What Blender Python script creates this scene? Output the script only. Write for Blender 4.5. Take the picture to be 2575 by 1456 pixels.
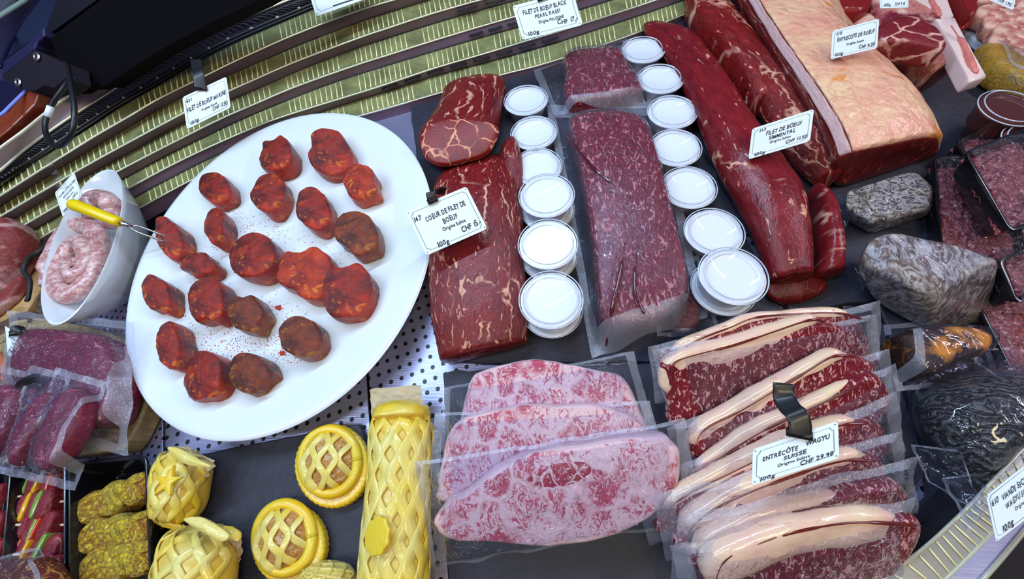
import bpy, bmesh, math, random
import numpy as np
from mathutils import Vector, Matrix, noise as mnoise

for o in list(bpy.data.objects): bpy.data.objects.remove(o)
scn = bpy.context.scene
COL = scn.collection
R = random.Random(7)

# ---------------------------------------------------------------- camera
F = 960.0; W0, H0 = 2575, 1456
CAM = Vector((0, 0, 0.5))
_w = Vector((-113, 472, 960)).normalized()
_x = (Vector((1, 0, 0)) - _w * _w.x).normalized()
_y = _w.cross(_x)
M3 = Matrix((_x, _y, _w))                   # camera -> world rotation
cd = bpy.data.cameras.new('camera'); cam = bpy.data.objects.new('camera', cd); COL.objects.link(cam)
cd.sensor_fit = 'HORIZONTAL'; cd.sensor_width = 36; cd.lens = 36 * F / W0
cd.clip_start = 0.01; cd.clip_end = 50
cam.matrix_world = Matrix.Translation(CAM) @ M3.to_4x4()
scn.camera = cam

# ---------------------------------------------------------------- world, lights, exposure
w = bpy.data.worlds.new('world'); scn.world = w; w.use_nodes = True
w.node_tree.nodes['Background'].inputs[0].default_value = (0.46, 0.42, 0.80, 1)
w.node_tree.nodes['Background'].inputs[1].default_value = 0.10
vs = scn.view_settings
vs.view_transform = 'Standard'; vs.look = 'None'; vs.gamma = 1; vs.use_curve_mapping = False
vs.exposure = 0.12

def area(name, loc, target, sx, sy, power, col):
    l = bpy.data.lights.new(name, 'AREA'); l.shape = 'RECTANGLE'; l.size = sx; l.size_y = sy
    l.energy = power; l.color = col
    o = bpy.data.objects.new(name, l); COL.objects.link(o); o.location = loc
    d = (Vector(target) - Vector(loc)).normalized()
    o.rotation_euler = d.to_track_quat('-Z', 'Y').to_euler()
    return o
area('case_strip_lamp', (-0.35, 0.62, 0.95), (0.0, 0.0, 0.0), 1.5, 0.05, 13, (0.52, 0.74, 1.0))
area('ceiling_lamp_warm', (0.45, -0.35, 1.6), (0.0, 0.2, 0.0), 1.0, 0.12, 9, (1.0, 0.86, 0.55))
area('ceiling_lamp_cool', (-0.9, -0.2, 1.7), (0.0, 0.1, 0.0), 0.12, 1.3, 11, (0.66, 0.8, 1.0))
area('case_side_lamp', (1.25, 0.45, 0.95), (0.5, 0.1, 0.0), 0.9, 0.05, 6, (0.85, 0.82, 1.0))

# ---------------------------------------------------------------- pixel -> world helpers
def ray(px, py):
    v = Vector((px - W0 / 2, H0 / 2 - py, -F))
    return (M3 @ v).normalized()
def P(px, py, z=0.0):
    d = ray(px, py)
    return CAM + d * ((z - CAM.z) / d.z)
def PP(px, py, pt, n):
    d = ray(px, py)
    return CAM + d * ((pt - CAM).dot(n) / d.dot(n))
def to_px(p):
    c = M3.transposed() @ (Vector(p) - CAM)
    return (W0 / 2 + F * c.x / -c.z, H0 / 2 - F * c.y / -c.z)

# ---------------------------------------------------------------- objects
def things_props(o, label, cat, group=None, kind=None):
    if label: o['label'] = label
    if cat: o['category'] = cat
    if group: o['group'] = group
    if kind: o['kind'] = kind
def thing(name, label, cat, loc, group=None, kind=None):
    o = bpy.data.objects.new(name, None); COL.objects.link(o); o.location = loc
    o.empty_display_size = 0.02
    things_props(o, label, cat, group, kind); return o
def mk(name, vf, mat, parent=None, label=None, cat=None, group=None, kind=None, smooth=True, sharp=None):
    vs_, fs = vf[0], vf[1]
    V = np.array([tuple(v) for v in vs_], dtype=float)
    if parent is not None: org = np.array(parent_org(parent))
    else: org = np.array([V[:, 0].mean(), V[:, 1].mean(), V[:, 2].min()])
    V = V - org
    me = bpy.data.meshes.new(name); me.from_pydata([tuple(v) for v in V], [], fs); me.update()
    if len(vf) > 2 and vf[2] is not None:
        a = me.attributes.new('rim', 'FLOAT', 'POINT'); a.data.foreach_set('value', np.array(vf[2], dtype=np.float32))
    if len(vf) > 3 and vf[3] is not None:
        a = me.attributes.new('flow', 'FLOAT_VECTOR', 'POINT'); a.data.foreach_set('vector', np.array(vf[3], dtype=np.float32).ravel())
    bm = bmesh.new(); bm.from_mesh(me); bmesh.ops.recalc_face_normals(bm, faces=bm.faces); bm.to_mesh(me); bm.free()
    me.polygons.foreach_set('use_smooth', [smooth] * len(me.polygons))
    if smooth and sharp: me.set_sharp_from_angle(angle=math.radians(sharp))
    if mat: me.materials.append(mat)
    o = bpy.data.objects.new(name, me); COL.objects.link(o)
    if parent is not None:
        o.parent = parent
        if label: o['label'] = label
    else:
        o.location = org; things_props(o, label, cat, group, kind)
    return o
def parent_org(p):
    s = Vector((0, 0, 0))
    while p is not None: s = s + Vector(p.location); p = p.parent
    return s
def join(*vfs):
    v, f, r = [], [], []
    for a in vfs:
        n = len(v); v += [Vector(x) for x in a[0]]; f += [tuple(i + n for i in q) for q in a[1]]
        r += list(a[2]) if len(a) > 2 and a[2] is not None else [0.0] * len(a[0])
    return v, f, r

def cr_closed(pts, n):
    """closed Catmull-Rom resample of Vectors"""
    m = len(pts); out = []
    for k in range(n):
        t = k * m / n; i = int(t); u = t - i
        p0, p1, p2, p3 = pts[(i - 1) % m], pts[i % m], pts[(i + 1) % m], pts[(i + 2) % m]
        out.append(0.5 * ((2 * p1) + (p2 - p0) * u + (2 * p0 - 5 * p1 + 4 * p2 - p3) * u * u + (3 * p1 - p0 - 3 * p2 + p3) * u ** 3))
    return out
def cr_open(pts, n):
    m = len(pts); out = []
    for k in range(n):
        t = k * (m - 1) / (n - 1); i = min(int(t), m - 2); u = t - i
        p1, p2 = pts[i], pts[i + 1]
        p0 = pts[i - 1] if i > 0 else p1 * 2 - p2
        p3 = pts[i + 2] if i + 2 < m else p2 * 2 - p1
        out.append(0.5 * ((2 * p1) + (p2 - p0) * u + (2 * p0 - 5 * p1 + 4 * p2 - p3) * u * u + (3 * p1 - p0 - 3 * p2 + p3) * u ** 3))
    return out
def lin_closed(pts, n):
    """resample straight polygon by arc length keeping corners fairly sharp"""
    m = len(pts); L = [(pts[(i + 1) % m] - pts[i]).length for i in range(m)]; T = sum(L); out = []
    for i in range(m):
        k = max(1, round(n * L[i] / T))
        for j in range(k): out.append(pts[i].lerp(pts[(i + 1) % m], j / k))
    return out
def nz(p, f, seed=0.0):
    return mnoise.noise(Vector((p[0] * f + seed, p[1] * f - seed * .7, p[2] * f + seed * 1.3)))

def pillow(outline, n, th, rnd, bulge=0.0, rings=6, amp=0.0, freq=60, seed=0, N=48, sharp=False, wob=0.0):
    """solid with front outline on a plane of normal n; rounded edges"""
    n = Vector(n).normalized()
    pts = lin_closed([Vector(p) for p in outline], N) if sharp else cr_closed([Vector(p) for p in outline], N)
    if len(pts) != N: N = len(pts)
    c = sum(pts, Vector()) / N
    mr = sum((p - c).length for p in pts) / N
    rr = min(0.9, rnd / mr); rnd2 = min(rnd, th * .5)
    prof = []
    for i in range(rings + 1):
        s = (1 - rr) * i / rings; prof.append((s, bulge * (1 - s * s)))
    e = bulge * (1 - (1 - rr) ** 2)
    for i in range(1, 6):
        a = i / 5 * math.pi / 2; prof.append((1 - rr + rr * math.sin(a), (e + rnd2) * math.cos(a) - rnd2))
    ns = max(1, int((th - 2 * rnd2) / 0.006))
    for i in range(1, ns): prof.append((1, -rnd2 - (th - 2 * rnd2) * i / ns))
    for i in range(0, 4):
        a = i / 3 * math.pi / 2; prof.append((1 - rr * .8 * (1 - math.cos(a)), -th + rnd2 - rnd2 * math.sin(a)))
    prof.append((0, -th))
    V, Fc, rim = [], [], []
    mid = c - n * th * .5
    def disp(p):
        if amp <= 0: return p
        d = (p - mid); d = d.normalized() if d.length > 1e-6 else n
        return p + d * amp * (nz(p, freq, seed) + .5 * nz(p, freq * 2.3, seed + 5))
    for k, (s, off) in enumerate(prof):
        if s == 0:
            V.append(disp(c + n * off)); rim.append(0.0)
        else:
            for p in pts: V.append(disp(c + (p - c) * s + n * off)); rim.append(s if off > -rnd2 * 0.999 else 1.0)
    def ring(k): return 1 + (k - 1) * N
    last = len(V) - 1
    for j in range(N): Fc.append((0, ring(1) + j, ring(1) + (j + 1) % N))
    for k in range(1, len(prof) - 2):
        a, b = ring(k), ring(k + 1)
        for j in range(N): Fc.append((a + j, b + j, b + (j + 1) % N, a + (j + 1) % N))
    a = ring(len(prof) - 2)
    for j in range(N): Fc.append((a + (j + 1) % N, a + j, last))
    return V, Fc, rim

UP = Vector((0, 0, 1))
def blob(px, z1, z0, rnd=.006, **k):
    """solid whose top-face outline is traced at height z1 and that stands on z0"""
    return pillow([P(x, y, z1) for x, y in px], UP, z1 - z0, rnd, **k)

def bend(bl, br, tr, tl, th, p):
    c, s = math.cos(th), math.sin(th)
    x = math.copysign(abs(c) ** (2 / p), c); y = math.copysign(abs(s) ** (2 / p), s)
    u, v = (x + 1) / 2, (y + 1) / 2
    return bl.lerp(br, u).lerp(tl.lerp(tr, u), v)
class Loft:
    def __init__(s, stations, z0, p=2.6, M=40, N=36, caps=('round', 'round'), amp=0, freq=40, seed=0, capr=.5):
        Q = []
        for st in stations:
            if len(st) == 3:
                (L, Rr, h) = st
                a = P(*L, z0 + (.62 if L[0] < 1400 else .35) * h); b = P(*Rr, z0 + (.62 if Rr[0] > 1400 else .35) * h)
                bl = Vector((a.x, a.y, z0)); br = Vector((b.x, b.y, z0)); tl = bl + UP * h; tr = br + UP * h
            else:
                h = st[4]
                bl, br = P(*st[0], z0), P(*st[1], z0); tr, tl = P(*st[2], z0 + h), P(*st[3], z0 + h)
            Q.append((bl, br, tr, tl))
        s.Q = [cr_open([q[i] for q in Q], M) for i in range(4)]
        s.M, s.N, s.p, s.amp, s.freq, s.seed, s.caps, s.capr = M, N, p, amp, freq, seed, caps, capr
    def pt(s, th, t, off=0.0):
        """t 0..1 along; th angle"""
        x = t * (s.M - 1); i = min(int(x), s.M - 2); u = x - i
        q = [s.Q[k][i].lerp(s.Q[k][i + 1], u) for k in range(4)]
        cen = (q[0] + q[1] + q[2] + q[3]) / 4
        sc = 1.0
        r = s.capr * (q[1] - q[0]).length / max(1e-6, s.length())
        if s.caps[0] == 'round' and t < r: sc = math.sqrt(max(0, 1 - (1 - t / r) ** 2))
        if s.caps[1] == 'round' and 1 - t < r: sc = math.sqrt(max(0, 1 - (1 - (1 - t) / r) ** 2))
        p = bend(*q, th, s.p)
        if sc < 1:
            base = Vector((cen.x, cen.y, q[0].z))
            p = Vector((cen.x + (p.x - cen.x) * (.25 + .75 * sc) * (1 if sc > 0 else 0), cen.y + (p.y - cen.y) * (.25 + .75 * sc) * (1 if sc > 0 else 0), q[0].z + (p.z - q[0].z) * (.25 + .75 * sc)))
        d = (p - cen); d.normalize()
        if s.amp: p = p + d * s.amp * (nz(p, s.freq, s.seed) + .5 * nz(p, s.freq * 2.1, s.seed))
        return p + d * off
    def length(s):
        if not hasattr(s, '_L'):
            s._L = sum(((s.Q[0][i + 1] + s.Q[1][i + 1]) / 2 - (s.Q[0][i] + s.Q[1][i]) / 2).length for i in range(s.M - 1))
        return s._L
    def ts(s):
        b = [i / (s.M - 1) for i in range(s.M)]
        if s.caps[0] == 'round': b += [.004, .01, .018]
        if s.caps[1] == 'round': b += [.996, .99, .982]
        return sorted(b)
    def mesh(s, t0=0, t1=1, a0=None, a1=None):
        V, Fc, rim, flow = [], [], [], []
        T = s.ts(); N = s.N; L = s.length()
        for t in T:
            for j in range(N):
                th = 2 * math.pi * j / N - math.pi / 2
                p = s.pt(th, t); V.append(p); rim.append(j / N)
                w = (s.Q[1][0] - s.Q[0][0]).length
                flow.append((math.sin(th) * w * .5, t * L, math.cos(th) * w * .5))
        K = len(T)
        for i in range(K - 1):
            for j in range(N): Fc.append((i * N + j, i * N + (j + 1) % N, (i + 1) * N + (j + 1) % N, (i + 1) * N + j))
        for e, k in ((0, 0), (1, K - 1)):
            ring = [k * N + j for j in range(N)]
            c = sum((V[i] for i in ring), Vector()) / N
            V.append(c); rim.append(0); flow.append((0, (k and 1) * L, 0))
            ci = len(V) - 1
            for j in range(N): Fc.append((ring[j], ring[(j + 1) % N], ci))
        return V, Fc, rim, flow
    def cap(s, e=1, bulge=.003, inset=.97, rings=6):
        """the cut face as a slightly bulging disc of its own"""
        t = 1.0 if e else 0.0; N = s.N
        ring = [s.pt(2 * math.pi * j / N, t) for j in range(N)]
        c = sum(ring, Vector()) / N
        axis = ((s.Q[0][-1] + s.Q[1][-1] + s.Q[2][-1] + s.Q[3][-1]) / 4 - (s.Q[0][-2] + s.Q[1][-2] + s.Q[2][-2] + s.Q[3][-2]) / 4) if e else \
               ((s.Q[0][0] + s.Q[1][0] + s.Q[2][0] + s.Q[3][0]) / 4 - (s.Q[0][1] + s.Q[1][1] + s.Q[2][1] + s.Q[3][1]) / 4)
        n = (ring[N // 4] - ring[0]).cross(ring[N // 2] - ring[0]); n.normalize()
        if n.dot(axis) < 0: n = -n
        V, Fc, rim = [c + n * (bulge + .001)], [], [0.0]
        for k in range(1, rings + 1):
            r = k / rings * inset
            for p in ring: V.append(c + (p - c) * r + n * (.001 + bulge * (1 - r ** 3))); rim.append(k / rings)
        for p in ring: V.append(c + (p - c) * 1.0 - n * .002); rim.append(1.0)
        for j in range(N): Fc.append((0, 1 + j, 1 + (j + 1) % N))
        for k in range(rings):
            a = 1 + k * N; b = a + N
            for j in range(N): Fc.append((a + j, b + j, b + (j + 1) % N, a + (j + 1) % N))
        return V, Fc, rim

def tube(pts, r, N=10, flat=None, up=UP, n=None, sq=None):
    """round tube; flat=(w,h) gives a flat strap; r may be a list"""
    pts = [Vector(p) for p in pts]
    if n: pts = cr_open(pts, n)
    K = len(pts); V, Fc = [], []
    for i, p in enumerate(pts):
        d = (pts[min(i + 1, K - 1)] - pts[max(i - 1, 0)]).normalized()
        u = up[i] if isinstance(up, list) else up
        s = d.cross(u)
        if s.length < 1e-4: s = d.cross(Vector((0, 1, 0)))
        s.normalize(); q = s.cross(d).normalized()
        rr = r[i * (len(r) - 1) // max(1, K - 1)] if isinstance(r, (list, tuple)) else r
        for j in range(N):
            a = 2 * math.pi * j / N
            if flat:
                ca, sa = math.cos(a), math.sin(a)
                V.append(p + s * flat[0] * .5 * math.copysign(abs(ca) ** .4, ca) + q * flat[1] * .5 * math.copysign(abs(sa) ** .6, sa))
            elif sq:
                ca, sa = math.cos(a), math.sin(a)
                V.append(p + s * rr * math.copysign(abs(ca) ** .6, ca) + q * rr * sq * math.copysign(abs(sa) ** .6, sa))
            else: V.append(p + s * rr * math.cos(a) + q * rr * math.sin(a))
    for i in range(K - 1):
        for j in range(N): Fc.append((i * N + j, i * N + (j + 1) % N, (i + 1) * N + (j + 1) % N, (i + 1) * N + j))
    Fc.append(tuple(range(N))); Fc.append(tuple((K - 1) * N + j for j in range(N)))
    return V, Fc, None

def lathe(prof, c, A=Vector((1, 0, 0)), B=Vector((0, 1, 0)), N=48, close=False):
    V, Fc = [], []
    c = Vector(c)
    for r, z in prof:
        for j in range(N):
            a = 2 * math.pi * j / N; V.append(c + (A * math.cos(a) + B * math.sin(a)) * r + UP * z)
    for i in range(len(prof) - 1):
        for j in range(N): Fc.append((i * N + j, i * N + (j + 1) % N, (i + 1) * N + (j + 1) % N, (i + 1) * N + j))
    if not close:
        if prof[0][0] > 0: Fc.append(tuple(range(N)))
        if prof[-1][0] > 0: Fc.append(tuple((len(prof) - 1) * N + j for j in range(N)))
    return V, Fc, None

def fit_ellipse(pts):
    """centre, semi-axis vectors of a least squares ellipse through world xy points"""
    x = np.array([p.x for p in pts]); y = np.array([p.y for p in pts]); mx, my = x.mean(), y.mean(); x = x - mx; y = y - my
    D = np.stack([x * x, x * y, y * y, x, y], 1); a = np.linalg.lstsq(D, np.ones(len(x)), rcond=None)[0]
    A = np.array([[a[0], a[1] / 2], [a[1] / 2, a[2]]]); b = a[3:5]
    c = -0.5 * np.linalg.solve(A, b); k = 1 + c @ A @ c
    ev, U = np.linalg.eigh(A); s = np.sqrt(k / ev)
    return (Vector((c[0] + mx, c[1] + my, 0)), Vector((U[0, 0], U[1, 0], 0)) * s[0], Vector((U[0, 1], U[1, 1], 0)) * s[1])

def slab(px, z1, z0, bev=.001, rough=0.0, seed=0):
    """flat plate with chipped edge (slate) or plain"""
    pts = [P(x, y, z1) for x, y in px]
    if rough: 
        pts = lin_closed(pts, 90)
        pts = [p + Vector((nz(p, 60, seed), nz(p, 60, seed + 9), 0)) * rough for p in pts]
    n = len(pts); c = sum(pts, Vector()) / n
    def inset(k): return [p + (c - p).normalized() * k for p in pts]
    r0 = inset(bev); V = r0 + [p - UP * bev for p in pts] + [Vector((p.x, p.y, z0)) for p in pts]
    Fc = [tuple(range(n))]
    for k in (0, n):
        for j in range(n): Fc.append((k + j, k + (j + 1) % n, k + n + (j + 1) % n, k + n + j))
    Fc.append(tuple(2 * n + j for j in range(n)))
    return V, Fc, None

def box8(c8):
    return [Vector(p) for p in c8], [(0, 1, 2, 3), (4, 7, 6, 5), (0, 4, 5, 1), (1, 5, 6, 2), (2, 6, 7, 3), (3, 7, 4, 0)], None
def extr(pts, d):
    """extrude a planar polygon of Vectors by vector d"""
    n = len(pts); d = Vector(d)
    return ([Vector(p) for p in pts] + [Vector(p) + d for p in pts],
            [tuple(range(n)), tuple(n + j for j in reversed(range(n)))] + [(j, (j + 1) % n, n + (j + 1) % n, n + j) for j in range(n)], None)
def bevelled(vf, w, seg=2):
    bm = bmesh.new(); vs_ = [bm.verts.new(v) for v in vf[0]]
    for f in vf[1]: bm.faces.new([vs_[i] for i in f])
    bmesh.ops.recalc_face_normals(bm, faces=bm.faces)
    bmesh.ops.bevel(bm, geom=list(bm.edges), offset=w, segments=seg, affect='EDGES', profile=.5)
    bm.verts.index_update()
    out = ([v.co.copy() for v in bm.verts], [tuple(v.index for v in f.verts) for f in bm.faces], None); bm.free(); return out
def hull(pts, bev, sub=3, amp=0, freq=50, seed=0):
    bm = bmesh.new()
    for p in pts: bm.verts.new(p)
    r = bmesh.ops.convex_hull(bm, input=bm.verts)
    bmesh.ops.delete(bm, geom=[g for g in r['geom_interior'] if isinstance(g, bmesh.types.BMVert)], context='VERTS')
    bmesh.ops.dissolve_limit(bm, angle_limit=.12, verts=bm.verts, edges=bm.edges)
    bmesh.ops.bevel(bm, geom=list(bm.edges), offset=bev, segments=4, affect='EDGES', profile=.5)
    bmesh.ops.triangulate(bm, faces=bm.faces)
    for _ in range(sub):
        ed = [e for e in bm.edges if e.calc_length() > .008]
        if ed: bmesh.ops.subdivide_edges(bm, edges=ed, cuts=1)
        bmesh.ops.triangulate(bm, faces=[f for f in bm.faces if len(f.verts) > 3])
    if amp:
        bm.normal_update()
        for v in bm.verts: v.co += v.normal * amp * (nz(v.co, freq, seed) + .5 * nz(v.co, freq * 2, seed))
    bm.verts.index_update()
    out = ([v.co.copy() for v in bm.verts], [tuple(v.index for v in f.verts) for f in bm.faces], None); bm.free(); return out

def sheet(c4, n, hfun, nu=30, nv=24, wr=.0008, seed=0, band=.07, fr=45):
    """film over a quad (TL,TR,BR,BL Vectors); hfun(u,v)->offset along n. returns (inner, band) meshes"""
    n = Vector(n).normalized(); TL, TR, BR, BL = [Vector(p) for p in c4]
    V = []
    for j in range(nv + 1):
        for i in range(nu + 1):
            u, v = i / nu, j / nv
            ed = min(u, 1 - u, v, 1 - v)
            p = TL.lerp(TR, u).lerp(BL.lerp(BR, u), v)
            jit = Vector((nz(p, 30, seed + 3), nz(p, 30, seed + 6), 0)) * .003 * (1 - min(1, ed * 8))
            V.append(p + n * (hfun(u, v) + wr * (nz(p, fr, seed) + .6 * nz(p, fr * 2.6, seed)) + (.003 * nz(p, 26, seed + 1) if ed < .1 else 0)) + jit)
    A, B = [], []
    for j in range(nv):
        for i in range(nu):
            f = (j * (nu + 1) + i, j * (nu + 1) + i + 1, (j + 1) * (nu + 1) + i + 1, (j + 1) * (nu + 1) + i)
            u, v = (i + .5) / nu, (j + .5) / nv
            (B if min(u, 1 - u, v, 1 - v) < band else A).append(f)
    def sub(fs):
        ids = sorted({i for f in fs for i in f}); mp = {a: b for b, a in enumerate(ids)}
        return [V[i] for i in ids], [tuple(mp[i] for i in f) for f in fs], None
    return sub(A), sub(B)

# ---------------------------------------------------------------- materials
MATS = {}
class NT:
    def __init__(s, name):
        s.m = bpy.data.materials.new(name); s.m.use_nodes = True; s.t = s.m.node_tree; s.N = s.t.nodes; s.N.clear()
        s.out = s.N.new('ShaderNodeOutputMaterial')
    def n(s, typ, **k):
        x = s.N.new('ShaderNode' + typ)
        for a, b in k.items():
            if a.startswith('i_'):
                key = a[2:]; key = int(key) if key.isdigit() else key.replace('_', ' ')
                s.set(x.inputs[key], b)
            else: setattr(x, a, b)
        return x
    def set(s, inp, b):
        if isinstance(b, bpy.types.NodeSocket): s.t.links.new(b, inp)
        elif isinstance(b, bpy.types.Node): s.t.links.new(b.outputs[0], inp)
        else:
            if isinstance(b, (tuple, list)) and len(b) == 3 and inp.type == 'RGBA': b = (*b, 1)
            inp.default_value = b
    def math(s, op, a, b=0.0, clamp=False):
        x = s.N.new('ShaderNodeMath'); x.operation = op; x.use_clamp = clamp; s.set(x.inputs[0], a); s.set(x.inputs[1], b); return x.outputs[0]
    def ramp(s, fac, lo, hi):
        x = s.N.new('ShaderNodeMapRange'); s.set(x.inputs[0], fac); x.inputs[1].default_value = lo; x.inputs[2].default_value = hi; return x.outputs[0]
    def mix(s, fac, a, b):
        x = s.N.new('ShaderNodeMix'); x.data_type = 'RGBA'; s.set(x.inputs[0], fac); s.set(x.inputs[6], a); s.set(x.inputs[7], b); return x.outputs[2]
    def coord(s, which='Object', scale=(1, 1, 1), rot=(0, 0, 0)):
        if which == 'flow': c = s.n('Attribute', attribute_name='flow').outputs['Vector']
        else: c = s.n('TexCoord').outputs[which]
        m = s.N.new('ShaderNodeMapping'); s.t.links.new(c, m.inputs[0]); m.inputs['Scale'].default_value = scale; m.inputs['Rotation'].default_value = rot
        return m.outputs[0]
    def noise(s, vec, scale, detail=4, rough=.55, dist=0.0):
        return s.n('TexNoise', i_Vector=vec, i_Scale=scale, i_Detail=detail, i_Roughness=rough, i_Distortion=dist).outputs[0]
    def bump(s, h, dist, strength=1.0):
        return s.n('Bump', i_Height=h, i_Distance=dist, i_Strength=strength).outputs[0]
    def pbr(s, col, rough=.5, metal=0, coat=0, bump=None, spec=.5, trans=0, sss=0, coat_rough=.1):
        b = s.n('BsdfPrincipled', i_Base_Color=col, i_Roughness=rough, i_Metallic=metal)
        b.inputs['Specular IOR Level'].default_value = spec; b.inputs['Coat Weight'].default_value = coat; b.inputs['Coat Roughness'].default_value = coat_rough
        b.inputs['Transmission Weight'].default_value = trans
        if sss: b.inputs['Subsurface Weight'].default_value = sss; b.inputs['Subsurface Scale'].default_value = .004; b.inputs['Subsurface Radius'].default_value = (1, .5, .4)
        if bump is not None: s.set(b.inputs['Normal'], bump); s.set(b.inputs['Coat Normal'], bump)
        s.t.links.new(b.outputs[0], s.out.inputs[0]); return s.m

def plain(name, col, rough=.5, metal=0, coat=0, bump=0, bscale=80, spec=.5, var=0.0, sss=0):
    t = NT(name); c = t.coord(); k = col
    nn = t.noise(c, bscale)
    if var: k = t.mix(nn, tuple(max(0, x * (1 - var)) for x in col), tuple(min(1, x * (1 + var)) for x in col))
    return t.pbr(k, rough, metal, coat, t.bump(nn, bump) if bump else None, spec, sss=sss)

def meat(name, red, dark, fat, gain=.56, vein=40, veinw=.06, veinmask=(.45, .6), fleck=0, flscale=220, rough=.35, coat=.5,
         src='Object', fibre=(1, 1, 1), rot=(0, 0, 0), bump=.0012, rimfat=None, marb=None, patch=None):
    """muscle with fibres, fat veins, flecks; marb=(scale, lo, hi) mixes fat islands; rimfat = width of the fat rim"""
    red = tuple(x * gain for x in red); dark = tuple(x * gain * .8 for x in dark)
    t = NT(name); c0 = t.coord(src, rot=rot); cf = t.coord(src, scale=fibre, rot=rot)
    warp = t.n('TexNoise', i_Vector=c0, i_Scale=35, i_Detail=3)
    cw = t.n('VectorMath', operation='MULTIPLY_ADD'); t.t.links.new(warp.outputs[1], cw.inputs[0]); cw.inputs[1].default_value = (.022, .022, .022); t.set(cw.inputs[2], cf)
    base = t.mix(t.ramp(t.noise(cf, 55, 6, .65), .35, .65), dark, red)
    fine = t.noise(cf, 260, 4, .7)
    base = t.mix(t.ramp(fine, .3, .8), base, tuple(min(1, x * 1.5 + .004) for x in red))
    vor = t.n('TexVoronoi', feature='DISTANCE_TO_EDGE', i_Vector=cw.outputs[0], i_Scale=vein)
    mask = t.ramp(t.noise(c0, 28, 3), *veinmask)
    vein_ = t.math('MULTIPLY', t.math('SUBTRACT', 1.0, t.ramp(vor.outputs[0], veinw * .25, veinw), True), mask)
    col = t.mix(vein_, base, fat); h = t.math('ADD', fine, t.math('MULTIPLY', vein_, .4))
    if fleck:
        f = t.math('MULTIPLY', t.ramp(t.noise(cf, flscale, 3, .5, 1.0), 0.68 - .3 * fleck, 0.72 - .3 * fleck), .85)
        col = t.mix(f, col, fat)
    if marb:
        sc, lo, hi = marb
        m = t.noise(cw.outputs[0], sc, 9, .72, .9); m2 = t.noise(c0, 14, 2)
        mm = t.ramp(t.math('ADD', m, t.math('MULTIPLY', t.math('SUBTRACT', m2, .5), .45)), lo, hi)
        col = t.mix(mm, col, fat)
    if patch:
        pc, psc, lo, hi = patch
        col = t.mix(t.ramp(t.noise(c0, psc, 5, .6), lo, hi), col, pc)
    if rimfat:
        rm = t.n('Attribute', attribute_name='rim').outputs['Fac']
        e = t.math('ADD', rm, t.math('MULTIPLY', t.math('SUBTRACT', t.noise(c0, 30, 2), .5), .22))
        col = t.mix(t.ramp(e, 1 - rimfat, 1 - rimfat * .75), col, fat)
    return t.pbr(col, rough * .8, 0, coat * .25, t.bump(h, bump), .35, coat_rough=.08)

def film(name, tint=(.9, .92, 1), haze=.03, scale=60, b=.004, rough=.07, base=.03):
    """clear plastic: transparent with fresnel gloss over wrinkles, a little milky"""
    t = NT(name); c = t.coord()
    n1 = t.noise(c, scale, 3, .5, 1.2); bp = t.bump(n1, b)
    fc = t.n('LayerWeight', i_Blend=.5, i_Normal=bp).outputs['Facing']
    fr = t.math('MULTIPLY', t.math('POWER', fc, 4.0), .9)
    g = t.n('BsdfGlossy', i_Color=(1, 1, 1), i_Roughness=rough, i_Normal=bp)
    tr = t.n('BsdfTransparent', i_Color=tint)
    df = t.n('BsdfDiffuse', i_Color=(.8, .82, .95))
    m1 = t.n('MixShader', i_0=haze, i_1=tr, i_2=df)
    m2 = t.n('MixShader', i_0=t.math('ADD', fr, base, True), i_1=m1, i_2=g)
    t.t.links.new(m2.outputs[0], t.out.inputs[0]); return t.m

M = {}
M['film'] = film('vacuum_bag_film', haze=.018, b=.009, scale=70, rough=.05)
M['film_soft'] = film('soft_clear_film', haze=.01, scale=35, b=.003)
M['seal'] = film('heat_sealed_film', tint=(.86, .88, .97), haze=.17, scale=240, b=.0012, rough=.18, base=.06)
M['clear'] = film('clear_plastic', tint=(.98, .985, 1), haze=.0, scale=8, b=.0002, rough=.05, base=.015)
M['shrink'] = film('stretched_clear_film', haze=.0, scale=90, b=.003, rough=.05, base=.03)
M['white'] = plain('glazed_white_china', (.78, .83, .87), .12, coat=.5)
M['cream'] = plain('white_cream', (.98, .98, .98), .5)
M['cupbody'] = plain('filled_plastic_cup', (.8, .83, .88), .25, coat=.6)
M['card'] = plain('white_card', (.8, .86, .88), .35)
M['ink'] = plain('black_ink', (.01, .008, .02), .5)
M['greenline'] = plain('printed_line', (.05, .12, .12), .5)
M['black'] = plain('black_plastic', (.006, .006, .008), .4, coat=.1)
M['trayblack'] = plain('black_tray_plastic', (.006, .006, .009), .22, coat=.3)
M['slate'] = plain('slate', (.020, .020, .036), .6, bump=.0012, bscale=70, var=.45)
M['darkgap'] = plain('dark_underside', (.012, .011, .016), .6)
M['yellow'] = plain('yellow_plastic', (.85, .6, .0), .3, coat=.3)
M['steel'] = plain('steel', (.6, .6, .65), .25, metal=1)
M['screw'] = plain('screw_metal', (.55, .5, .5), .35, metal=1)
M['fat'] = meat('beef_fat', (.85, .62, .4), (.68, .4, .26), (.9, .75, .55), 1, vein=30, veinw=.05, veinmask=(.3, .6), rough=.4, coat=.3, bump=.002)
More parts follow.
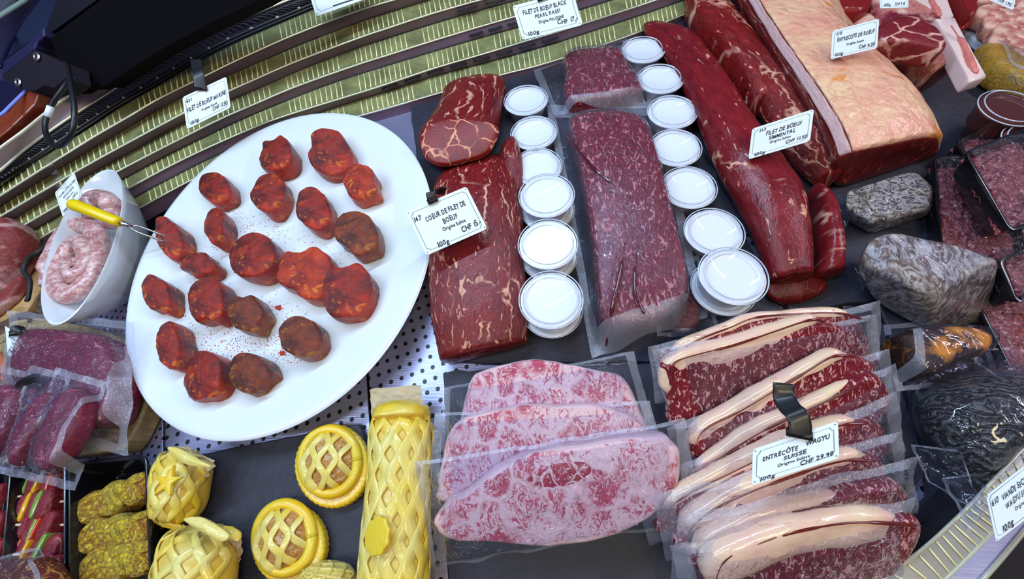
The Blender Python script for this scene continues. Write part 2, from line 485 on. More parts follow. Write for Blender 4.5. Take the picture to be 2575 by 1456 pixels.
# ================================================================ DISPLAY COUNTER
def deck_mat(name, pitch, rot, holes=True, col=(.42, .42, .62)):
    t = NT(name); c = t.coord(rot=(0, 0, rot)); br = t.coord(scale=(3, 60, 3), rot=(0, 0, rot + .5))
    s = t.n('SeparateXYZ', i_Vector=c)
    nb = t.noise(br, 8, 4)
    col_ = t.mix(nb, tuple(x * .8 for x in col), tuple(min(1, x * 1.15) for x in col)); rough = .38; metal = .75
    if holes:
        fx = t.math('SUBTRACT', t.math('FRACT', t.math('DIVIDE', s.outputs[0], pitch)), .5)
        fy = t.math('SUBTRACT', t.math('FRACT', t.math('DIVIDE', s.outputs[1], pitch * 1.05)), .5)
        d = t.math('SQRT', t.math('ADD', t.math('MULTIPLY', fx, fx), t.math('MULTIPLY', fy, fy)))
        hole = t.math('LESS_THAN', d, .2)
        col_ = t.mix(hole, col_, (.004, .004, .01)); metal = t.math('MULTIPLY', t.math('SUBTRACT', 1.0, hole), .75)
    return t.pbr(col_, rough, metal, 0, t.bump(nb, .0004))
M['deck_a'] = deck_mat('perforated_steel_fine', .0105, 0.1)
M['deck_b'] = deck_mat('perforated_steel', .0148, -.32)
M['deck_plain'] = deck_mat('brushed_steel', .0148, 0, False)
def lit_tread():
    t = NT('yellow_reflecting_steel'); c = t.coord(); n1 = t.noise(c, 22, 5, .6); n2 = t.noise(c, 160, 3)
    col = t.mix(t.ramp(n1, .35, .7), (.22, .22, .09), (.44, .43, .17))  # reflected yellow lamp light put into the base colour of the steel
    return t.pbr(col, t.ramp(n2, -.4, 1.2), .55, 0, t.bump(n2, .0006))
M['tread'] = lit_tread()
M['rib'] = plain('pressed_rib', (.95, .93, .45), .35, metal=.1)  # colour of the lamp's reflection, worn by the raised bars
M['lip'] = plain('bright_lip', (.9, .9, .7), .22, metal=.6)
M['riser'] = plain('mauve_steel', (.17, .11, .16), .4, metal=.15, var=.3, bscale=10)
M['ledge'] = plain('mauve_painted_ledge', (.40, .30, .33), .5, var=.08)

root = thing('display_counter', 'stainless refrigerated display counter with curved ribbed steps behind its deck', 'display counter', (0, 0, 0), kind='structure')
# deck panels with narrow gaps
def deckpanel(px, m):
    pts = [P(x, y, 0) for x, y in px]
    mk('deck_panel', bevelled(extr(pts, (0, 0, -.004)), .0006), m, root, smooth=False)
deckpanel([(-900, 800), (-500, 700), (407, 760), (410, 1040), (409, 1134), (395, 1900), (-900, 1900)], M['deck_a'])
deckpanel([(415, 690), (905, 280), (920, 950), (929, 1064), (935, 1900), (402, 1900), (415, 1134), (416, 1040)], M['deck_b'])
deckpanel([(912, 265), (1650, 0), (2400, -100), (2900, 0), (2900, 700), (2250, 1560), (2000, 1900), (943, 1900), (936, 1064), (927, 950)], M['deck_b'])
# plain steel strip along the steps
deckpanel_pts = [(700, 385), (905, 305), (1060, 262), (1570, 85), (1620, 110), (1040, 420), (760, 500)]
mk('deck_edge_strip', bevelled(extr([P(x, y, .002) for x, y in deckpanel_pts], (0, 0, -.001)), .0003), M['deck_plain'], root, smooth=False)
mk('deck_base', extr([P(x, y, -.03) for x, y in [(-900, 700), (1000, 150), (2900, -100), (2950, 900), (2150, 1900), (-900, 1900)]], (0, 0, -.01)), M['darkgap'], root, smooth=False)

# steel steps: U = far edge of a tread, L = its near lip (traced), z rises towards the back
ST = [
 (.105, [(-60, 495), (0, 462), (100, 401), (185, 348), (247, 308), (300, 273), (400, 215), (499, 157), (610, 101), (771, 32), (870, -8), (960, -40)],
        [(-60, 532), (0, 494), (100, 430), (161, 392), (240, 343), (321, 296), (400, 249), (499, 200), (610, 146), (746, 86), (895, 30), (993, 0), (1080, -25)]),
 (.082, [(-60, 556), (0, 519), (171, 412), (260, 358), (334, 314), (400, 275), (520, 215), (635, 163), (766, 108), (895, 59), (998, 25), (1080, 0)],
        [(-60, 585), (0, 546), (205, 425), (334, 354), (457, 288), (550, 242), (647, 198), (746, 155), (895, 99), (974, 72), (1097, 32), (1240, -8)]),
 (.060, [(-60, 612), (0, 573), (170, 470), (330, 382), (450, 316), (560, 261), (670, 214), (766, 172), (895, 122), (1000, 88), (1150, 42), (1320, -4)],
        [(-60, 640), (0, 603), (200, 486), (330, 414), (494, 330), (575, 291), (647, 260), (746, 218), (895, 165), (974, 140), (1097, 101), (1221, 64), (1295, 43), (1450, 0), (1600, -45)]),
 (.040, [(-60, 668), (0, 630), (200, 512), (400, 402), (500, 352), (610, 300), (709, 258), (850, 204), (1000, 157), (1150, 112), (1300, 70), (1424, 35), (1540, 0), (1640, -30)],
        [(-60, 698), (0, 660), (200, 543), (400, 433), (500, 383), (610, 334), (709, 295), (895, 237), (974, 212), (1097, 171), (1221, 135), (1307, 109), (1424, 74), (1640, 4), (1760, -40)]),
 (.020, [(-60, 728), (0, 690), (200, 575), (400, 464), (550, 388), (700, 322), (850, 268), (974, 230), (1097, 190), (1221, 158), (1350, 122), (1420, 101), (1600, 42), (1750, -10)],
        [(-60, 760), (0, 722), (200, 610), (350, 525), (500, 445), (700, 355), (800, 320), (924, 287), (1122, 230), (1258, 190), (1345, 168), (1450, 136), (1600, 84), (1700, 46), (1850, -20)]),
]
def poly3(px, z, n=60): return cr_open([P(x, y, z) for x, y in px], n)
def strip(a, b, mname):
    n = len(a); V = list(a) + list(b); return V, [(i, i + 1, n + i + 1, n + i) for i in range(n - 1)], None
def along(poly, s):
    x = s * (len(poly) - 1); i = min(int(x), len(poly) - 2); return poly[i].lerp(poly[i + 1], x - i)
prevL = None
LL = []
for k, (z, U, L) in enumerate(ST):
    Uw, Lw = poly3(U, z + .003), poly3(L, z)
    LL.append((Uw, Lw, z))
for k, (Uw, Lw, z) in enumerate(LL):
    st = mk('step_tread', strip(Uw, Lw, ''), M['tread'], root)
    n = len(Uw)
    mk('step_lip', tube([p + UP * .0006 for p in Lw], .0016, N=8), M['lip'], st)
    if k + 1 < len(LL):
        nxt = LL[k + 1][0]
        lo = [Vector((p.x, p.y, p.z - .0005)) for p in nxt]
        mk('step_riser', strip([p - UP * .002 for p in Lw], lo, ''), M['riser'], root)
        mk('step_gap', tube([p + UP * .0012 for p in lo], .0016, N=6), M['darkgap'], root)
    else:
        mk('step_riser', strip([p - UP * .001 for p in Lw], [Vector((p.x, p.y - .004, -.004)) for p in Lw], ''), M['riser'], root)
    UX = [to_px(p)[0] for p in Uw]
    # raised bars standing for a yellow lamp's reflection, in groups of seven with blank places between
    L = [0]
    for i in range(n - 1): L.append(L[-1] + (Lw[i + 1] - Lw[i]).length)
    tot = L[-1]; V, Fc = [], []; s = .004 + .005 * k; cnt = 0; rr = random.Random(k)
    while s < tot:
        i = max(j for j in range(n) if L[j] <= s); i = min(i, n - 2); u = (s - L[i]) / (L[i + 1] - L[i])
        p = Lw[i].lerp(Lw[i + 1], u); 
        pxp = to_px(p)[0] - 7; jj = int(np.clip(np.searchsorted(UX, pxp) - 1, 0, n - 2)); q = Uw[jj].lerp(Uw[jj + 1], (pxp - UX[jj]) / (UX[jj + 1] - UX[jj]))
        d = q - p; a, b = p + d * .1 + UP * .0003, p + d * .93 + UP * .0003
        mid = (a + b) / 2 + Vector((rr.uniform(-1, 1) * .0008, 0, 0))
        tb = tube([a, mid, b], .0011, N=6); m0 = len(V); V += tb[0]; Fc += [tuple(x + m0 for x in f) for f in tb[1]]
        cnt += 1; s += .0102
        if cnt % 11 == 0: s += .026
    mk('reflection_bars', (V, Fc, None), M['rib'], st, kind=None)
# slots in the lower risers near the middle
for k, (xa, xb, cntr) in enumerate([(1150, 1500, 5), (1180, 1420, 5), (960, 1420, 8)]):
    Uw, Lw, z = LL[k + 1]
    nxt = LL[k + 2][0]
    for i in range(cntr):
        x = xa + (xb - xa) * i / cntr; x2 = x + (xb - xa) / cntr * .72
        la = min(Lw, key=lambda p: abs(to_px(p)[0] - x)); 
        ya = np.interp([x, x2], [to_px(p)[0] for p in Lw], [to_px(p)[1] for p in Lw]); yb = np.interp([x, x2], [to_px(p)[0] for p in nxt], [to_px(p)[1] for p in nxt])
        zz = z - .004
        pa, pb = P(x, ya[0] * .5 + yb[0] * .5, z - .0065), P(x2, ya[1] * .5 + yb[1] * .5, z - .0065)
        mk('riser_slot', tube([pa, pb], .0022, N=10, flat=(.0045, .002)), M['darkgap'], root)
# vent grille and ledge above the steps
vU = [(-60, 478), (0, 437), (60, 385), (124, 338), (193, 291), (300, 222), (400, 163), (524, 91), (647, 37), (739, 0), (840, -40)]
vent = poly3(vU, .125); u0 = LL[0][0]
mk('grille_bed', strip([p - UP * .012 for p in vent], [p - UP * .004 for p in u0], ''), M['darkgap'], root)
gm = plain('grille_black', (.03, .03, .035), .35)
for i in range(100):
    s = (i + .5) / 100; a = along(vent, s); b = along(u0, min(1, s + .004)); d = b - a
    mk('grille_slat', tube([a + d * .06, a + d * .35 + UP * .004, a + d * .62], .0011, N=5), gm, root)
rail = [a.lerp(b, .72) + UP * .002 for a, b in zip(vent, u0)]
mk('grille_rail', tube(rail, .0022, N=6), gm, root)
mk('grille_rail', tube([a.lerp(b, .9) + UP * .002 for a, b in zip(vent, u0)], .0016, N=6), gm, root)
lm = plain('grille_clip_metal', (.45, .42, .38), .4)
for i in range(26):
    s = (i + .5) / 26; a = along(rail, s); b = along(rail, min(1, s + .0045))
    mk('grille_clip', tube([a + UP * .0015, b + UP * .0015], .0022, N=6), lm, root)
led = [(-60, 415), (0, 373), (124, 275), (215, 205), (320, 150), (420, 95), (560, 30), (660, -15), (760, -60)]
ledU = poly3(led, .15)
mk('back_ledge', strip(ledU, [p + UP * .004 for p in vent], ''), M['ledge'], root)
mk('back_ledge_edge', tube([p + UP * .003 for p in vent], .0022, N=6), M['lip'], root)

M['rail_steel'] = plain('grey_brushed_rail', (.34, .33, .32), .35, metal=.6, var=.2, bscale=30)
mk('floor', box8([(-4, -4, -.9), (4, -4, -.9), (4, 4, -.9), (-4, 4, -.9), (-4, -4, -.95), (4, -4, -.95), (4, 4, -.95), (-4, 4, -.95)]), plain('dark_shop_floor', (.05, .05, .06), .7), kind='structure', smooth=False)
# front rail at lower right
fr_in = [(2080, 1560), (2300, 1396), (2398, 1310), (2471, 1236), (2575, 1125), (2680, 1000)]
fr_mid = [(2250, 1560), (2378, 1456), (2495, 1340), (2575, 1258), (2700, 1120)]
fr_out = [(2360, 1560), (2469, 1456), (2575, 1332), (2700, 1180)]
A_, B_, C_ = poly3(fr_in, .055, 30), poly3(fr_mid, .058, 30), poly3(fr_out, .062, 30)
fw = thing('front_rail', 'ribbed stainless front rail of the counter beside the dried meat', 'rail', tuple(A_[0]), kind='structure')
mk('rail_strip', strip(A_, B_, ''), M['rail_steel'], fw)
mk('rail_wall', strip([Vector((p.x, p.y, -.02)) for p in A_], A_, ''), M['darkgap'], fw)
mk('rail_lip', tube(A_, .0015, N=8), M['lip'], fw); mk('rail_lip', tube(B_, .0015, N=8), M['lip'], fw)
mk('steel_band', strip(B_, C_, ''), M['deck_plain'], fw)
mk('rail_lip', tube([p + UP * .001 for p in C_], .0018, N=8), M['lip'], fw)
mk('rail_channel', strip([p - UP * .012 for p in C_], [p - UP * .02 + Vector((.03, -.03, 0)) for p in C_], ''), M['darkgap'], fw)
V, Fc = [], []
for i in range(24):
    s = .1 + i * .036
    a = along(A_, s); b = along(B_, s + .03); d = b - a
    tb = tube([a + d * .08 + UP * .0006, a + d * .92 + UP * .0006], .0008, N=6); m0 = len(V); V += tb[0]; Fc += [tuple(x + m0 for x in f) for f in tb[1]]
mk('reflection_bars', (V, Fc, None), M['rib'], fw)  # thin bars drawn for the yellow light lines on the grey steel
pg = [P(x, y, .03) for x, y in [(2490, 1470), (2575, 1365), (2720, 1200), (2800, 1400), (2600, 1600), (2400, 1590)]]
mk('green_glass_shelf', extr(pg, (0, 0, -.006)), plain('pale_green_glass', (.35, .48, .42), .12, coat=.6), label='pale green glass shelf edge below the front rail', cat='shelf', kind='structure', smooth=False)

# ================================================================ EQUIPMENT UPPER LEFT
vdir = Vector((0, 0, 1))
def tilted(px, pt, n, d, bev=.001):
    pts = [PP(x, y, pt, n) for x, y in px]; return bevelled(extr(pts, Vector(n).normalized() * -d), bev) if bev else extr(pts, Vector(n).normalized() * -d)
# monitor / scale body : black slab above the ledge
mn = Vector((0.15, -.5, .35)).normalized()
mp = P(243, 211, .165)
mon = thing('weighing_scale', 'large black scale housing hanging over the ribbed steps at upper left', 'scale', tuple(Vector(mp)))
sh = plain('matte_black_housing', (.004, .003, .005), .9, spec=.08)
mk('housing', tilted([(124, 95), (250, 0), (330, -60), (760, -60), (660, 0), (524, 64), (400, 130), (256, 222), (243, 211), (220, 227), (209, 213), (170, 238), (150, 160)], mp, mn, .05, .002), sh, mon, smooth=False)
mk('upper_panel', tilted([(110, 88), (140, 0), (160, -60), (330, -60), (240, 4), (128, 84)], mp - mn * .02, mn, .03, .001), plain('dark_violet_panel', (.006, .005, .012), .6, spec=.15), mon, smooth=False)
brn = Vector((-.1, -.35, .6)).normalized(); bp = P(85, 170, .2)
br = thing('bracket_box', 'dark grey mounting box with two round screws beside the black scale', 'bracket', tuple(bp))
mk('bracket_plate', tilted([(2, 196), (86, 124), (160, 158), (166, 196), (134, 222), (112, 214), (88, 228), (70, 228)], bp, brn, .03, .001), plain('dark_mauve_plate', (.018, .013, .022), .7, spec=.15), br, smooth=False)
mk('bracket_cover', tilted([(4, 192), (8, 153), (60, 115), (90, 88), (108, 68), (110, 90), (92, 108), (87, 123)], bp - brn * .004, brn, .05, .002), plain('dark_blue_cover', (.02, .018, .07), .4), br, smooth=False)
for x, y in ((92, 143), (45, 207)):
    c = PP(x, y, bp + brn * .002, brn); a = brn.cross(UP).normalized(); b = brn.cross(a)
    vf = ([c + (a * math.cos(t * .3927) + b * math.sin(t * .3927)) * r + brn * h for r, h in ((.007, 0), (.006, .0015), (.003, .0015), (.0028, 0)) for t in range(16)], [(k * 16 + j, k * 16 + (j + 1) % 16, (k + 1) * 16 + (j + 1) % 16, (k + 1) * 16 + j) for k in range(3) for j in range(16)], None)
    mk('screw', vf, M['screw'], br)
# cable
cz = .2
cable = thing('cable', 'black looped cable hanging down from the scale with a white printed tag', 'cable', tuple(P(150, 360, .15)))
cp = [(168, 160), (176, 200), (186, 260), (186, 310), (176, 345), (155, 366), (135, 366), (119, 345), (113, 318), (118, 292), (128, 268), (146, 240), (172, 205), (182, 190)]
zs = [.215, .21, .2, .19, .18, .17, .168, .17, .175, .18, .185, .192, .2, .21]
cw_ = [P(x, y, z) for (x, y), z in zip(cp, zs)]
mk('cord', tube(cw_, .0034, N=10, n=60), M['black'], cable)
mk('tag', tube([P(119, 294, .1795), P(128, 268, .1855)], .0045, N=8), M['card'], cable)
def ptext(s, a, b, up, nrm, name, par, th=.0003, mat=None): pass
# surroundings above/behind the ledge at upper left
pan = P(60, 60, .1)
bd = [P(x, y, z) for x, y, z in [(-80, 330, .12), (205, 208, .12), (330, -80, .12), (-80, -80, .12)]]
mk('wall_back', extr(bd, (0, 0, -.02)), plain('violet_painted_panel', (.055, .045, .13), .45), label=None, kind='structure', smooth=False)
mk('trim_1', tube([P(x, y, .17) for x, y in [(-40, 65), (0, 40), (60, 2), (100, -30)]], .004, N=8), plain('pale_green_edge', (.35, .5, .42), .3), kind='structure')
gl = [P(x, y, .172) for x, y in [(-60, 110), (-60, -60), (90, -60), (0, 30)]]
mk('wall_left', extr(gl, (0, 0, -.004)), plain('grey_blue_glass', (.16, .2, .24), .2), kind='structure', smooth=False)
mk('trim_2', tube([P(x, y, .165) for x, y in [(0, 170), (8, 150), (25, 110), (60, 50), (100, 0), (130, -40)]], .003, N=8, n=20), plain('dark_blue_gasket', (.01, .012, .05), .4), kind='structure')
mk('glass_screen', tilted([(8, 150), (30, 105), (62, 50), (105, -5), (150, -40), (128, 62), (90, 90), (60, 112)], P(70, 60, .17), Vector((.1, -.3, .9)), .004, .0005), plain('deep_blue_glass', (.018, .03, .075), .15, coat=.5), label='deep blue curved glass screen behind the bracket box', cat='screen', smooth=False)
mk('orange_crate', tilted([(-40, 345), (-40, 310), (20, 280), (70, 225), (100, 232), (88, 262), (30, 320), (-10, 352)], P(40, 290, .16), Vector((.1, -.4, .9)), .02, .002), plain('orange_red_panel', (.25, .035, .006), .4, coat=.3), label='orange red crate edge under the dark grey mounting box', cat='crate', smooth=False)
mk('blue_strip', tube([P(x, y, .175) for x, y in [(-40, 308), (2, 288), (30, 262), (67, 226)]], .0022, N=6, n=16), plain('glossy_blue_trim', (.25, .3, .9), .15), label='shiny blue and white strip along the top of the orange crate', cat='trim')
mk('dark_shelf', tilted([(-60, 240), (4, 200), (68, 224), (10, 282), (-60, 320)], P(20, 240, .155), Vector((.1, -.3, .9)), .015, .001), plain('navy_shelf', (.008, .008, .04), .4), label='navy shelf between the bracket box and the orange crate', cat='shelf', smooth=False)
mk('trim_3', tube([P(x, y, .158) for x, y in [(-40, 405), (0, 372), (60, 328), (124, 276), (180, 234)]], .002, N=8, n=20), M['lip'], kind='structure')

# ================================================================ BOARDS AND SLATES
def slate(px, z1, z0, label, seed=0, rough=.004, group=None):
    mk('slate_board', slab(px, z1, z0, .0015, rough, seed), M['slate'], label=label, cat='slate board', smooth=True, sharp=40)
slate([(1031, 262), (1200, 205), (1575, 92), (1650, 230), (1790, 420), (1960, 760), (1960, 900), (1350, 915), (1120, 912), (1075, 640)], .010, .001, 'dark slate board under the filets and the rows of white cream cups', 1)
slate([(1590, 72), (1800, -40), (2450, -90), (2640, 200), (2640, 330), (2350, 690), (2180, 760), (1985, 780), (1900, 600), (1800, 420), (1665, 230)], .011, .001, 'dark slate board under the fat capped entrecote loin', 2)
slate([(1112, 935), (1350, 922), (1960, 905), (2010, 800), (2200, 760), (2330, 1180), (2180, 1420), (2000, 1620), (1130, 1620)], .009, .001, 'dark slate board under the packed marbled steaks', 3)
slate([(2215, 770), (2380, 680), (2640, 380), (2720, 860), (2520, 1160), (2330, 1330), (2345, 1180)], .008, .001, 'dark slate board under the dried meats at right', 4)
slate([(378, 1170), (560, 1130), (905, 1066), (918, 1100), (915, 1640), (300, 1640)], .010, .001, 'dark slate board under the round pies and pastry parcels', 5, .002)

# ================================================================ OVAL PLATE
M['speck'] = plain('red_spice', (.45, .03, .02), .8)
PX = [(820, 283), (960, 310), (1050, 400), (1088, 500), (1085, 600), (1065, 680), (1000, 830), (900, 960), (760, 1060), (640, 1110), (540, 1122), (450, 1085), (370, 990), (325, 850), (318, 780), (345, 640), (420, 520), (520, 420), (650, 330)]
PZ = .05
pc, pa, pb = fit_ellipse([P(x, y, PZ) for x, y in PX])
WELL = .034
prof = [(.30, .002), (.46, .0), (.50, .002), (.52, .010), (.80, .026), (.995, PZ - .005), (1.0, PZ - .002), (.992, PZ), (.97, PZ - .0005), (.80, PZ - .008), (.745, WELL + .003), (.72, WELL + .0005), (.66, WELL), (0, WELL)]
pv = lathe([(r, z) for r, z in prof], pc, pa, pb, N=120)
mk('oval_platter', pv, M['white'], label='large white oval platter holding the red marinated beef medallions', cat='platter', sharp=60)

# medallions  (bbox in the photo: x0,x1,y0,y1, tone)
def marinade(name, a, b, spot, seed):
    t = NT(name); c = t.coord(); n1 = t.noise(c, 30 + seed, 5, .65, .6); n2 = t.noise(c, 170, 5, .7); n3 = t.noise(c, 12, 2)
    col = t.mix(t.ramp(t.math('ADD', n1, t.math('MULTIPLY', t.math('SUBTRACT', n3, .5), .5)), .38, .62), a, b)
    col = t.mix(t.ramp(t.noise(c, 60, 4, .6, 1.5), .58, .64), col, spot)
    col = t.mix(t.ramp(n2, .66, .72), col, (.42, .07, .015))
    return t.pbr(col, t.ramp(n2, -.15, 1.9), 0, .35, t.bump(t.math('ADD', n1, t.math('MULTIPLY', n2, .6)), .0045), .4, coat_rough=.1)
MR = [marinade('red_marinade', (.10, .003, .002), (.47, .022, .003), (.66, .14, .006), 0),
      marinade('brown_marinade', (.08, .012, .004), (.30, .045, .006), (.4, .14, .01), 3),
      marinade('orange_marinade', (.26, .008, .003), (.58, .05, .004), (.75, .22, .01), 7)]
MED = [(657, 768, 355, 470, 0, 'upper left of the plate, next to its far rim'), (779, 912, 347, 466, 0, 'at the far end of the plate with a folded top'), (864, 973, 423, 531, 2, 'orange streaked, nearest the far right rim'),
       (645, 746, 443, 567, 0, 'narrow and upright just below the medallion by the far rim'), (751, 860, 484, 605, 0, 'notched on its left side, right of the narrow upright one'), (507, 615, 440, 538, 0, 'alone at the upper left side of the plate'),
       (518, 607, 530, 641, 0, 'with a torn face, below the lone upper left medallion'), (853, 973, 541, 668, 1, 'olive brown and round, on the right side of the plate'), (405, 502, 556, 674, 0, 'with the yellow fork stuck into it'),
       (579, 732, 591, 725, 0, 'largest of all in the middle of the plate'), (461, 577, 638, 718, 0, 'low and flat, right under the forked one'), (711, 860, 628, 777, 2, 'broad with bright red top right of the middle'),
       (819, 957, 669, 822, 0, 'tallest of the ones at the right rim, pointed below'), (373, 471, 699, 806, 0, 'small one nearest the left rim'), (485, 602, 699, 835, 0, 'left of centre leaning against a broken one'),
       (584, 698, 741, 854, 1, 'broken topped, in the lower middle'), (407, 502, 808, 943, 0, 'tall dark red one at the lower left'), (703, 831, 801, 914, 1, 'brown one standing apart at the lower right'),
       (470, 603, 886, 1025, 0, 'large rough one closest to the near rim'), (585, 712, 893, 1002, 1, 'dark brown, next to the large rough one at the near rim')]
NAD = to_px((0, 0, 0))
for i, (x0, x1, y0, y1, tone, where) in enumerate(MED):
    h = .026 if (y1 - y0) < 100 else .032
    cx, cy = (x0 + x1) / 2, (y0 + y1) / 2
    k = h / (.5 - WELL); dx, dy = (NAD[0] - cx) * k, (NAD[1] - cy) * k
    rx, ry = (x1 - x0 - abs(dx) * .6) / 2 * 1.07, (y1 - y0 - abs(dy) * .6) / 2 * 1.07
    rr = random.Random(i * 3 + 1)
    tx, ty = cx - dx / 2, cy - dy / 2
    N_ = 11; pts = []
    lob = rr.uniform(0, 6.28); a2 = rr.uniform(.04, .1)
    for j in range(N_):
        a = 2 * math.pi * j / N_; q = 1 + rr.uniform(-.09, .07) + a2 * math.cos(2 * (a - lob))
        if rr.random() < .12: q *= .82
        pts.append((tx + rx * q * math.cos(a), ty - ry * q * math.sin(a)))
    top = [P(x, y, WELL + h) for x, y in pts]
    n = Vector((rr.uniform(-.12, .12), rr.uniform(-.16, .06), 1)).normalized()
    vf = pillow(top, UP, h, .0055, bulge=.002, amp=.0016, freq=80, seed=i * 7, N=64, rings=8)
    c = sum(top, Vector()) / len(top); out = []
    for p in vf[0]:
        t = (p.z - WELL) / h; p = p.copy()
        if t > .3: p.z += ((p.x - c.x) * -n.x + (p.y - c.y) * -n.y) * 1.2 * min(1, t)
        p.z = max(p.z, WELL + .0003); out.append(p)
    mk('beef_medallion', (out, vf[1], vf[2]), MR[tone], label='red marinated beef medallion ' + where, cat='meat', group='marinated beef medallions on the oval platter')
# spice dust
V, Fc = [], []; rr = random.Random(5)
def dust(cx, cy, sx, sy, n, s=.0006):
    for _ in range(n):
        x, y = rr.gauss(cx, sx), rr.gauss(cy, sy); p = P(x, y, WELL + .0003); q = s * rr.uniform(.4, 1.6); b = len(V)
        V.extend([p + Vector((q, 0, 0)), p + Vector((0, q, 0)), p + Vector((-q, 0, 0)), p + Vector((0, -q, 0)), p + Vector((0, 0, q * .8))])
        Fc.extend([(b, b + 1, b + 4), (b + 1, b + 2, b + 4), (b + 2, b + 3, b + 4), (b + 3, b, b + 4)])
for a in [(520, 560, 18, 14, 110), (620, 560, 30, 35, 150), (690, 590, 40, 20, 110), (560, 640, 60, 50, 170), (470, 800, 30, 70, 220), (560, 870, 70, 35, 300), (650, 860, 60, 35, 240), (700, 780, 30, 30, 90), (800, 640, 60, 30, 90), (860, 690, 30, 20, 60), (780, 490, 25, 20, 40), (505, 560, 10, 8, 70), (730, 900, 35, 30, 140), (600, 910, 22, 12, 160)]: dust(*a)
for x, y in [(518, 562), (528, 552), (702, 775), (710, 888), (606, 905), (618, 902), (455, 795)]: dust(x, y, 4, 3, 60, .0011)
mk('spice_dust', (V, Fc, None), M['speck'], label='red spice dust scattered over the middle of the oval platter', cat='spice', kind='stuff')

# fork
fk = thing('meat_fork', 'two pronged carving fork with a yellow handle stuck into a medallion', 'fork', tuple(P(300, 545, .09)))
h0, h1, h2 = P(177, 511, .13), P(303, 560, .105), P(424, 604, .062)
mk('handle', tube([h0, h0.lerp(h1, .03), h0.lerp(h1, .1), h0.lerp(h1, .5), h0.lerp(h1, .93), h1], [.004, .0075, .0085, .008, .0075, .0068], N=16), M['yellow'], fk)
mk('shank', tube([h1.lerp(h0, .02), h1.lerp(h2, .25)], [.004, .003], N=10), M['steel'], fk)
sd = (h2 - h1).cross(UP).normalized()
for s_ in (-1, 1):
    mk('prong', tube([h1.lerp(h2, .22), h1.lerp(h2, .35) + sd * .0045 * s_, h2 + sd * .0045 * s_], [.0016, .0016, .001], N=8, n=10), M['steel'], fk)

# ================================================================ BOWL WITH SAUSAGE
BZ = .085
bpx = [(283, 425), (240, 440), (185, 505), (135, 590), (107, 680), (105, 760), (140, 803), (185, 798), (228, 742), (268, 655), (296, 555), (308, 480), (300, 436)]
bc, ba, bb = fit_ellipse([P(x, y, BZ) for x, y in bpx])
bprof = [(.30, 0), (.44, 0), (.47, .004), (.62, .018), (.82, .045), (.96, .075), (1.0, BZ - .001), (.985, BZ), (.965, BZ - .002), (.92, .072), (.78, .046), (.58, .022), (.40, .010), (0, .009)]
mk('oval_bowl', lathe(bprof, bc, ba, bb, N=80), M['white'], label='deep white oval bowl holding the coiled raw sausage', cat='bowl', sharp=70)
def sausage_mat():
    t = NT('raw_sausage'); c = t.coord(); n = t.noise(c, 130, 4, .6, .5); v = t.noise(c, 300, 2)
    col = t.mix(t.ramp(n, .42, .6), (.5, .2, .2), (.75, .5, .46)); col = t.mix(t.ramp(v, .6, .7), col, (.8, .62, .58))
    return t.pbr(col, .32, 0, .5, t.bump(n, .0006))
M['sausage'] = sausage_mat()
g_ = 'coiled raw sausages in the white bowl'
spts = []; srad = []
for i in range(150):
    t = i / 149; a = 2.6 + t * 2 * math.pi * 2.2; r = .08 + .92 * t
    dx, dy = 66 * r * math.cos(a), 122 * r * math.sin(a)      # across / along the bowl
    spts.append(P(196 + dx * .89 + dy * .40 - 10 * t, 662 + dx * .45 - dy * .92 + 4 * t, .064 + .014 * (1 - t)))
    srad.append(.0098 + .0046 * abs(math.sin(a)) if 3 < i < 146 else .006)
mk('sausage', tube(spts, srad, N=16), M['sausage'], label='pale pink raw sausage wound in a flat spiral in the bowl', cat='sausage', group=g_)
for k, (pp, z, lab) in enumerate([([(222, 545), (235, 505), (262, 500), (285, 520)], .082, 'loop of raw sausage at the far end of the bowl behind the fork'), ([(285, 528), (283, 545), (280, 565)], .072, 'short end of raw sausage against the far right inside of the bowl')]):
    mk('sausage', tube([P(x, y, z) for x, y in pp], [.008, .0145, .0145, .0145, .008], N=14, n=16), M['sausage'], label=lab, cat='sausage', group=g_)
# ================================================================ PRICE LABELS
_gl = {}
def glyph(ch):
    if ch in _gl: return _gl[ch]
    c = bpy.data.curves.new('g', 'FONT'); c.body = ch; c.size = 1; c.offset = .022; c.resolution_u = 3
    o = bpy.data.objects.new('g', c); me = bpy.data.meshes.new_from_object(o)
    v = [Vector(x.co) for x in me.vertices]; f = [tuple(p.vertices) for p in me.polygons]
    bpy.data.objects.remove(o); bpy.data.curves.remove(c); bpy.data.meshes.remove(me)
    wd = (max(x.x for x in v) + .1) if v else .32
    _gl[ch] = (v, f, wd); return _gl[ch]
def text_vf(s, org, ex, ey, n, size, width=None, seed=1, slant=.12):
    """handwritten-looking line: ex, ey unit axes, size = cap height, width = total width"""
    rr = random.Random(seed); V, Fc = [], []; x = 0
    for ch in s:
        v, f, wd = glyph(ch); b = len(V)
        a = rr.uniform(-.09, .09); dy = rr.uniform(-.06, .06); k = rr.uniform(.92, 1.1)
        for p in v:
            q = Vector((p.x * k, p.y * k + dy, 0)); q = Vector((q.x * math.cos(a) - q.y * math.sin(a) + q.y * slant, q.x * math.sin(a) + q.y * math.cos(a), 0))
            V.append((q.x + x, q.y))
        Fc += [tuple(i + b for i in g) for g in f]; x += wd * .96
    sc = size / .7; sx = (width / x) if width else sc
    return [org + ex * (u * sx) + ey * (v * sc) for u, v in V], Fc, None

